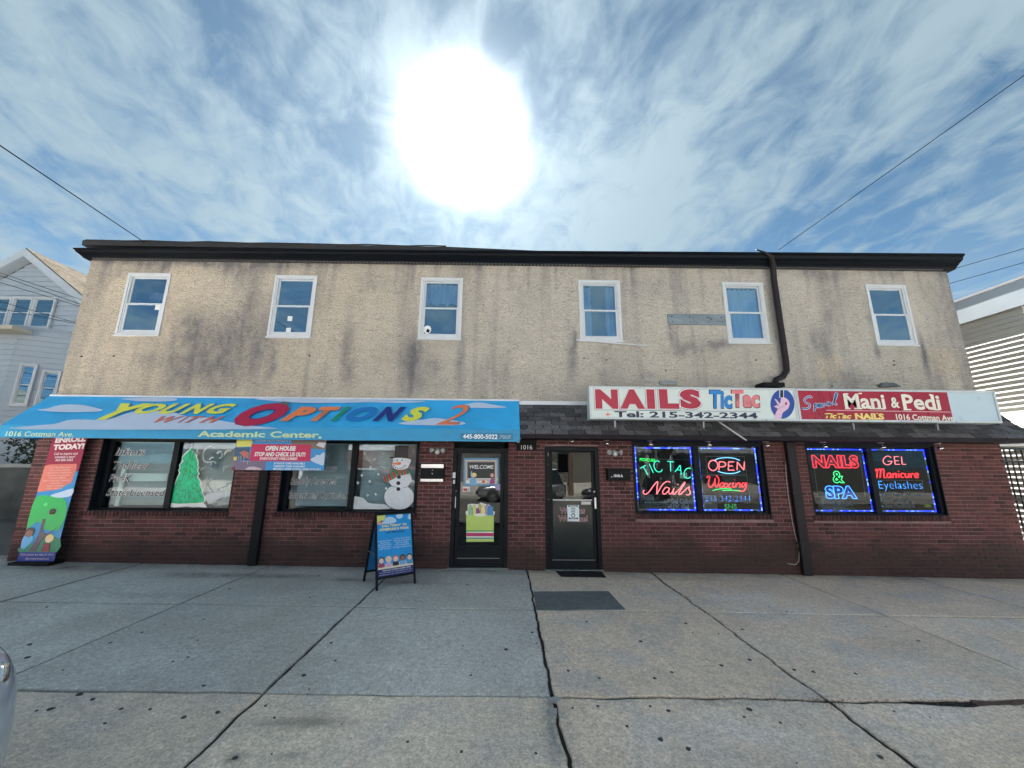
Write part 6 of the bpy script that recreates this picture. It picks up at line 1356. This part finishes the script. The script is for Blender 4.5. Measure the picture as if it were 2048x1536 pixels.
for z in (.12, gzt-.30, gzt-.06, 1.2): MB().box(9.476, 10.599, gy-.014, gy+.014, z, z+.035).build('rail', ironm, gt)
for k in range(9): x = 9.60+k*.115; m_ = MB(); m_.box(x-.009, x+.009, gy-.009, gy+.009, .06, gzt-.03); m_.build('bar', ironm, gt)
MB().box(9.5, 9.60, gy-.05, gy-.015, 1.28, 1.42).build('lock_box', ironm, gt)
MB().box(9.41, 10.66, gy-.02, gy+.25, gzt+.01, gzt+.06).build('lintel', mat('white_lintel', (.6, .62, .62), .5), gt)
ay = MB(); ay.add([(9.2,7.55,gz(9.5)-.03),(10.9,7.55,gz(10.5)-.03),(10.9,24,-.1),(9.2,24,-.1)], [(0,1,2,3)]); o = ay.build('alley', mat('alley_asphalt', (.12, .12, .11), .9, var=.2)); o['kind'] = 'structure'

# ================================================================== CABLES
cabm = mat('cable_black', (.01, .012, .016), 1, spec=0)
def cable(name, p0, p1, sag, lab, r=.010, n=18):
    m_ = MB(); p0, p1 = Vector(p0), Vector(p1)
    m_.tube([p0.lerp(p1, t/n)-Vector((0, 0, sag*4*(t/n)*(1-t/n))) for t in range(n+1)], r, 6, False); tag(m_.build(name, cabm), lab, 'cable'); 
r1 = at(291, 486, 7.16); m1 = at(0, 291, 4.0)
cable('service_cable', r1, r1+(m1-r1)*2.6, .0, 'overhead cable running up left from the roof edge', .0075)
r2 = at(1557, 500, 7.1); m2_ = at(2048, 148, 4.2)
cable('service_cable', r2, r2+(m2_-r2)*2.4, .02, 'long thin overhead cable rising right from the roof', .0055)
for ya, yb, lab in ((541, 497, 'upper of two thin cables at the right above the neighbouring roof'), (568, 525, 'lower of two thin cables at the right above the neighbouring roof')):
    a, b = at(1896, ya, 12), at(2048, yb, 10.5); cable('power_line', a+(a-b)*1.5, b+(b-a)*2, 0, lab, .009)
for k, (ya, yb) in enumerate(((546, 600), (551, 610), (565, 614), (603, 649), (617, 650))):
    a, b = at(0, ya, 10), at(165, yb, 12.5)
    cable('power_line', a+(a-b)*1.2, b+(b-a)*.8, .0, ('highest', 'second', 'third', 'fourth', 'lowest')[k]+' of the thin dark cables crossing the front of the white house', .008)

# ================================================================== VEHICLES AND THE STREET BEHIND THE CAMERA (seen as reflections)
def car(name, label, cat, x, y, rz, paint, L_=4.6, Wd=1.82, H=1.45, suv=False, hood=None):
    t_ = thing(name, label, cat, (x, y, gz(x)-.14), rz)
    hb = hood or (.96 if suv else .86)
    # stations along the car from rear (-) to nose (+): x, half width, bottom, belt, roof, roof half width
    st_ = [(-.50,.72,.42,hb*.92,None),(-.485,.86,.30,hb*1.02,None),(-.42,.97,.24,hb*1.06,None),(-.30,1,.22,hb*1.04,None),(0,1,.22,hb*1.02,None),(.20,1,.22,hb*1.0,None),(.34,.985,.23,hb*.95,None),(.43,.94,.24,hb*.88,None),(.475,.84,.27,hb*.80,None),(.497,.66,.33,hb*.68,None)]
    prof_ = lambda hw, zb, zt: [(0,zb),(hw*.8,zb),(hw*.96,zb+.08),(hw,zb+.25),(hw*.99,zt-.16),(hw*.93,zt-.04),(hw*.72,zt),(0,zt+.02)]
    m_ = MB(); vv = []; n_ = 0
    for s in st_:
        pr = prof_(s[1]*Wd/2, s[2], s[3]); ring_ = [(s[0]*L_, a, b) for a, b in pr]+[(s[0]*L_, -a, b) for a, b in pr[-2:0:-1]]; vv += ring_; n_ = len(ring_)
    ff = [(k*n_+i, k*n_+(i+1) % n_, (k+1)*n_+(i+1) % n_, (k+1)*n_+i) for k in range(len(st_)-1) for i in range(n_)]+[tuple(range(n_))[::-1], tuple(range((len(st_)-1)*n_, len(st_)*n_))]
    m_.add(vv, ff); bo = m_.build('body', paint, t_, smooth=True); sb_ = bo.modifiers.new('s', 'SUBSURF'); sb_.levels = 2; sb_.render_levels = 2
    # greenhouse
    gs = [(-.47 if suv else -.36, .70, hb*.96, hb*1.0), (-.40 if suv else -.26, .74, hb*.98, H*.97), (-.1, .76, hb*.98, H), (.08, .75, hb*.98, H*.98), (.27, .72, hb*.96, hb*1.0)]
    m_ = MB(); vv = []
    for s in gs:
        hw = s[1]*Wd/2; vv += [(s[0]*L_, hw*1.17, s[2]), (s[0]*L_, hw*.95, s[3]), (s[0]*L_, -hw*.95, s[3]), (s[0]*L_, -hw*1.17, s[2])]
    m_.add(vv, [(k*4+i, k*4+(i+1) % 4, (k+1)*4+(i+1) % 4, (k+1)*4+i) for k in range(4) for i in range(4)]+[(0,1,2,3)[::-1], (16,17,18,19)])
    m_.build('windows', mat('car_glass', (.02, .025, .03), .05, coat=1), t_, bevel=.03)
    m_ = MB(); m_.box(-.40*L_ if suv else -.24*L_, .06*L_, -.33*Wd, .33*Wd, H*.975, H*1.01); m_.build('roof', paint, t_, bevel=.03)
    for sx in (-.31, .31):
        for sy in (-1, 1):
            yy = sy*(Wd/2-.12); w_ = MB(); w_.lathe((sx*L_, yy-.0, .335), (0, sy, 0), [(-.11, .20), (-.10, .325), (.08, .335), (.115, .31), (.12, .23)], 28); wo_ = w_.build('wheel', mat('tyre', (.015, .015, .016), .85), t_, smooth=True)
            w_ = MB(); w_.lathe((sx*L_, yy+sy*.10, .335), (0, sy, 0), [(0, .225), (.022, .22), (.012, .19), (.0, .07), (.03, .05), (.033, .02)], 20)
            for k in range(5): a = k*1.2566; w_.tube([(sx*L_+.05*math.cos(a), yy+sy*.118, .335+.05*math.sin(a)), (sx*L_+.2*math.cos(a), yy+sy*.118, .335+.2*math.sin(a))], .018, 6)
            w_.build('rim', steel, wo_, smooth=False)
    for sy in (-1, 1):
        m_ = MB(); c_ = Vector((.450*L_, sy*Wd*.35, hb*.72)); ax = Vector((1, sy*.8, .25)).normalized()
        m_.lathe(c_-ax*.05, ax, [(0, .06), (.04, .11), (.09, .105), (.12, .07), (.13, .02)], 20); hl = m_.build('headlight', mat('lamp_lens', (.75, .8, .85), .05, 0, coat=1, spec=.8), t_, smooth=True); hl.scale = (1, 1, 1)
        m_ = MB(); m_.lathe(c_-ax*.03+Vector((0, -sy*.02, .0)), ax, [(.10, .075), (.155, .055), (.16, .02)], 16); m_.build('reflector', mat('chrome', (.75, .74, .7), .15, 1), hl, smooth=True)
        MB().box(-.499*L_, -.47*L_, sy*Wd*.33-.12, sy*Wd*.33+.12, hb*.72, hb*.9).build('tail_light', mat('tail_red', (.35, .01, .01), .15, coat=1), t_, bevel=.03)
        MB().box(.10*L_, .15*L_, sy*(Wd/2)-.02 if sy > 0 else -Wd/2-.12, sy*(Wd/2)+.12 if sy > 0 else -Wd/2+.02, hb*1.0, hb*1.16).build('mirror', paint, t_, bevel=.03)
    m_ = MB(); m_.box(.488*L_, .503*L_, -.45, .45, .38, .58); m_.build('grille', blackm, t_, bevel=.02)
    m_ = MB(); m_.tube([(.44*L_, -Wd*.47, .44), (.492*L_, -Wd*.38, .44), (.512*L_, 0, .44), (.492*L_, Wd*.38, .44), (.44*L_, Wd*.47, .44)], .035, 8); m_.build('bumper_trim', mat('chrome', (.75, .74, .7), .15, 1), t_, smooth=True)
    MB().box(.508*L_, .515*L_, -.16, .16, .36, .47).build('plate', whitep, t_)
    return t_
silver = mat('silver_paint', (.52, .54, .56), .22, .85, coat=1, var=.03)
whitec = mat('pearl_white_paint', (.58, .62, .68), .16, .35, coat=1)
darkp = mat('dark_blue_paint', (.02, .03, .06), .2, .5, coat=1)
car('parked_car', 'silver white car parked at the kerb, only its front corner in view at lower left', 'car', -4.435, 1.25, 0, whitec, 4.8, 1.9, 1.7, True, 1.26)
car('parked_suv', 'silver suv parked across the street, reflected in the door glass', 'car', .9, -7.2, math.pi, silver, 4.8, 1.9, 1.72, True)
car('parked_hatchback', 'dark blue car parked across the street', 'car', 6.6, -7.2, math.pi, darkp)
car('parked_wagon', 'dark estate car parked across the street further left', 'car', -6.0, -7.2, math.pi, mat('maroon_paint', (.10, .02, .02), .2, .4, coat=1), 4.7, 1.85, 1.6, True)
# houses across the street
def far_house(x, w, col, roofc, lab, H=6.2):
    t_ = thing('row_house', lab, 'house', (x, -14.5, 0)); cm = mat('facade_'+str(col), col, .8, var=.1, vs=1)
    MB().box(-w/2, w/2, -9, 0, -.3, H).build('wall', cm, t_)
    rf = MB(); rf.add([(-w/2-.3,-9.3,H),(w/2+.3,-9.3,H),(w/2+.3,.4,H),(-w/2-.3,.4,H),(0,-9.3,H+2.2),(0,.4,H+2.2)], [(0,1,2,3),(0,3,5,4),(1,4,5,2),(2,5,3),(0,4,1)]); rf.build('roof', mat('roof_'+str(roofc), roofc, .9, var=.3, vs=4), t_)
    f_ = Fr((x, -14.5, 0), (-1, 0, 0), (0, 0, 1))
    for xx in (-w*.28, w*.22):
        for z0_, z1_ in ((1.2, 2.7), (4.0, 5.3)):
            if z0_ < 2 and xx > 0: continue
            wn_ = MB(); wn_.box(xx-.55, xx+.55, .0, .06, z0_, z1_); wi = wn_.build('window', trimw, t_); MB().box(xx-.46, xx+.46, .062, .07, z0_+.1, z1_-.1).build('pane', mat('dark_pane', (.02, .025, .03), .05), wi)
    MB().box(w*.22-.5, w*.22+.5, 0, .06, .5, 2.6).build('door', mat('door_white', (.6, .6, .6), .5), t_)
    MB().box(-w/2+.2, w/2-.2, .0, 2.0, 0, .5).build('porch', mat('far_concrete', (.48, .46, .42), .85), t_)
    p_ = MB(); p_.hexa([(-w/2+.1,0.01,2.9),(w/2-.1,.01,2.9),(w/2-.1,2.2,2.7),(-w/2+.1,2.2,2.7),(-w/2+.1,.01,3.4),(w/2-.1,.01,3.4),(w/2-.1,2.2,2.85),(-w/2+.1,2.2,2.85)]); p_.build('porch_roof', trimw, t_)
    for s_ in (-1, 1): MB().box(s_*(w/2-.35)-.12, s_*(w/2-.35)+.12, 1.8, 2.04, .5, 2.7).build('porch_post', trimw, t_)
for x, w, cl, rc, lab in ((-19,7.5,(.45,.42,.36),(.10,.09,.08),'beige house across the street, farthest left of the reflected row'),(-10.5,7.5,(.40,.16,.12),(.08,.08,.09),'red brick house across the street'),(-2,7.5,(.70,.70,.68),(.10,.09,.09),'white house with porch across the street'),(6.5,7.5,(.62,.60,.52),(.12,.08,.06),'cream house with porch across the street'),(15,7.5,(.36,.38,.40),(.07,.07,.08),'grey house across the street, farthest right of the reflected row')):
    far_house(x, w, cl, rc, lab)
def bare_tree(x, y, h, lab, seed):
    rnd = random.Random(seed); t_ = thing('bare_tree', lab, 'tree', (x, y, 0)); tr, tw = MB(), MB()
    def br(p, d, L_, r, dep):
        pts = [p]; dd = d.copy()
        for k in range(4): dd = (dd+Vector((rnd.gauss(0,.10), rnd.gauss(0,.10), rnd.gauss(.03,.06)))).normalized(); pts.append(pts[-1]+dd*L_/4)
        (tr if dep < 2 else tw).tube(pts, [r*(1-.12*k) for k in range(5)], 6 if dep < 2 else 4, False)
        if dep < 5:
            for k in range(3 if dep < 4 else 2):
                a = rnd.uniform(0, 6.28); e = (dd+Vector((math.cos(a), math.sin(a), rnd.uniform(-.1,.5)))*rnd.uniform(.45,.8)).normalized(); br(pts[rnd.choice((2,3,4))], e, L_*rnd.uniform(.62,.8), r*.52, dep+1)
    br(Vector((0,0,-.1)), Vector((0,0,1)), h*.36, .17, 0)
    tr.build('trunk', mat('bark', (.06, .045, .035), .95), t_, smooth=True); tw.build('crown', mat('bark', (.06, .045, .035), .95), t_)['kind'] = 'stuff'
bare_tree(9.5, -10, 9, 'leafless street tree across the street, reflected in the right upper window', 3)
bare_tree(-6.5, -9.6, 8, 'leafless street tree across the street in front of the brick house', 8)
up = thing('utility_pole', 'wooden utility pole with crossarm across the street', 'utility pole', (4.0, -9.3, 0))
m_ = MB(); m_.tube([(0,0,-.2),(0,0,10.5)], [.16,.11], 12); m_.build('pole', mat('pole_wood', (.13, .09, .06), .9, var=.3), up); MB().box(-1.2,1.2,-.06,.06,9.6,9.74).build('crossarm', mat('pole_wood', (.13, .09, .06), .9), up)
m_ = MB(); m_.lathe((.4,.2,7.9), (0,0,1), [(0,.2),(.9,.22),(.95,.1)], 16); m_.build('transformer', greym, up)
for k, z in enumerate((9.75, 9.72, 8.6, 7.6, 6.9)):
    m_ = MB(); m_.tube([(x, -9.3+(.9 if k == 0 else -.9 if k == 1 else 0), z-.5*math.sin((x+30)/60*3.14)) for x in range(-30, 36, 3)], .02 if k < 2 else .035, 6, False); tag(m_.build('street_cable', cabm), ('front crossarm', 'rear crossarm', 'upper telephone', 'lower telephone', 'lowest telephone')[k]+' cable along the far side of the street', 'cable')
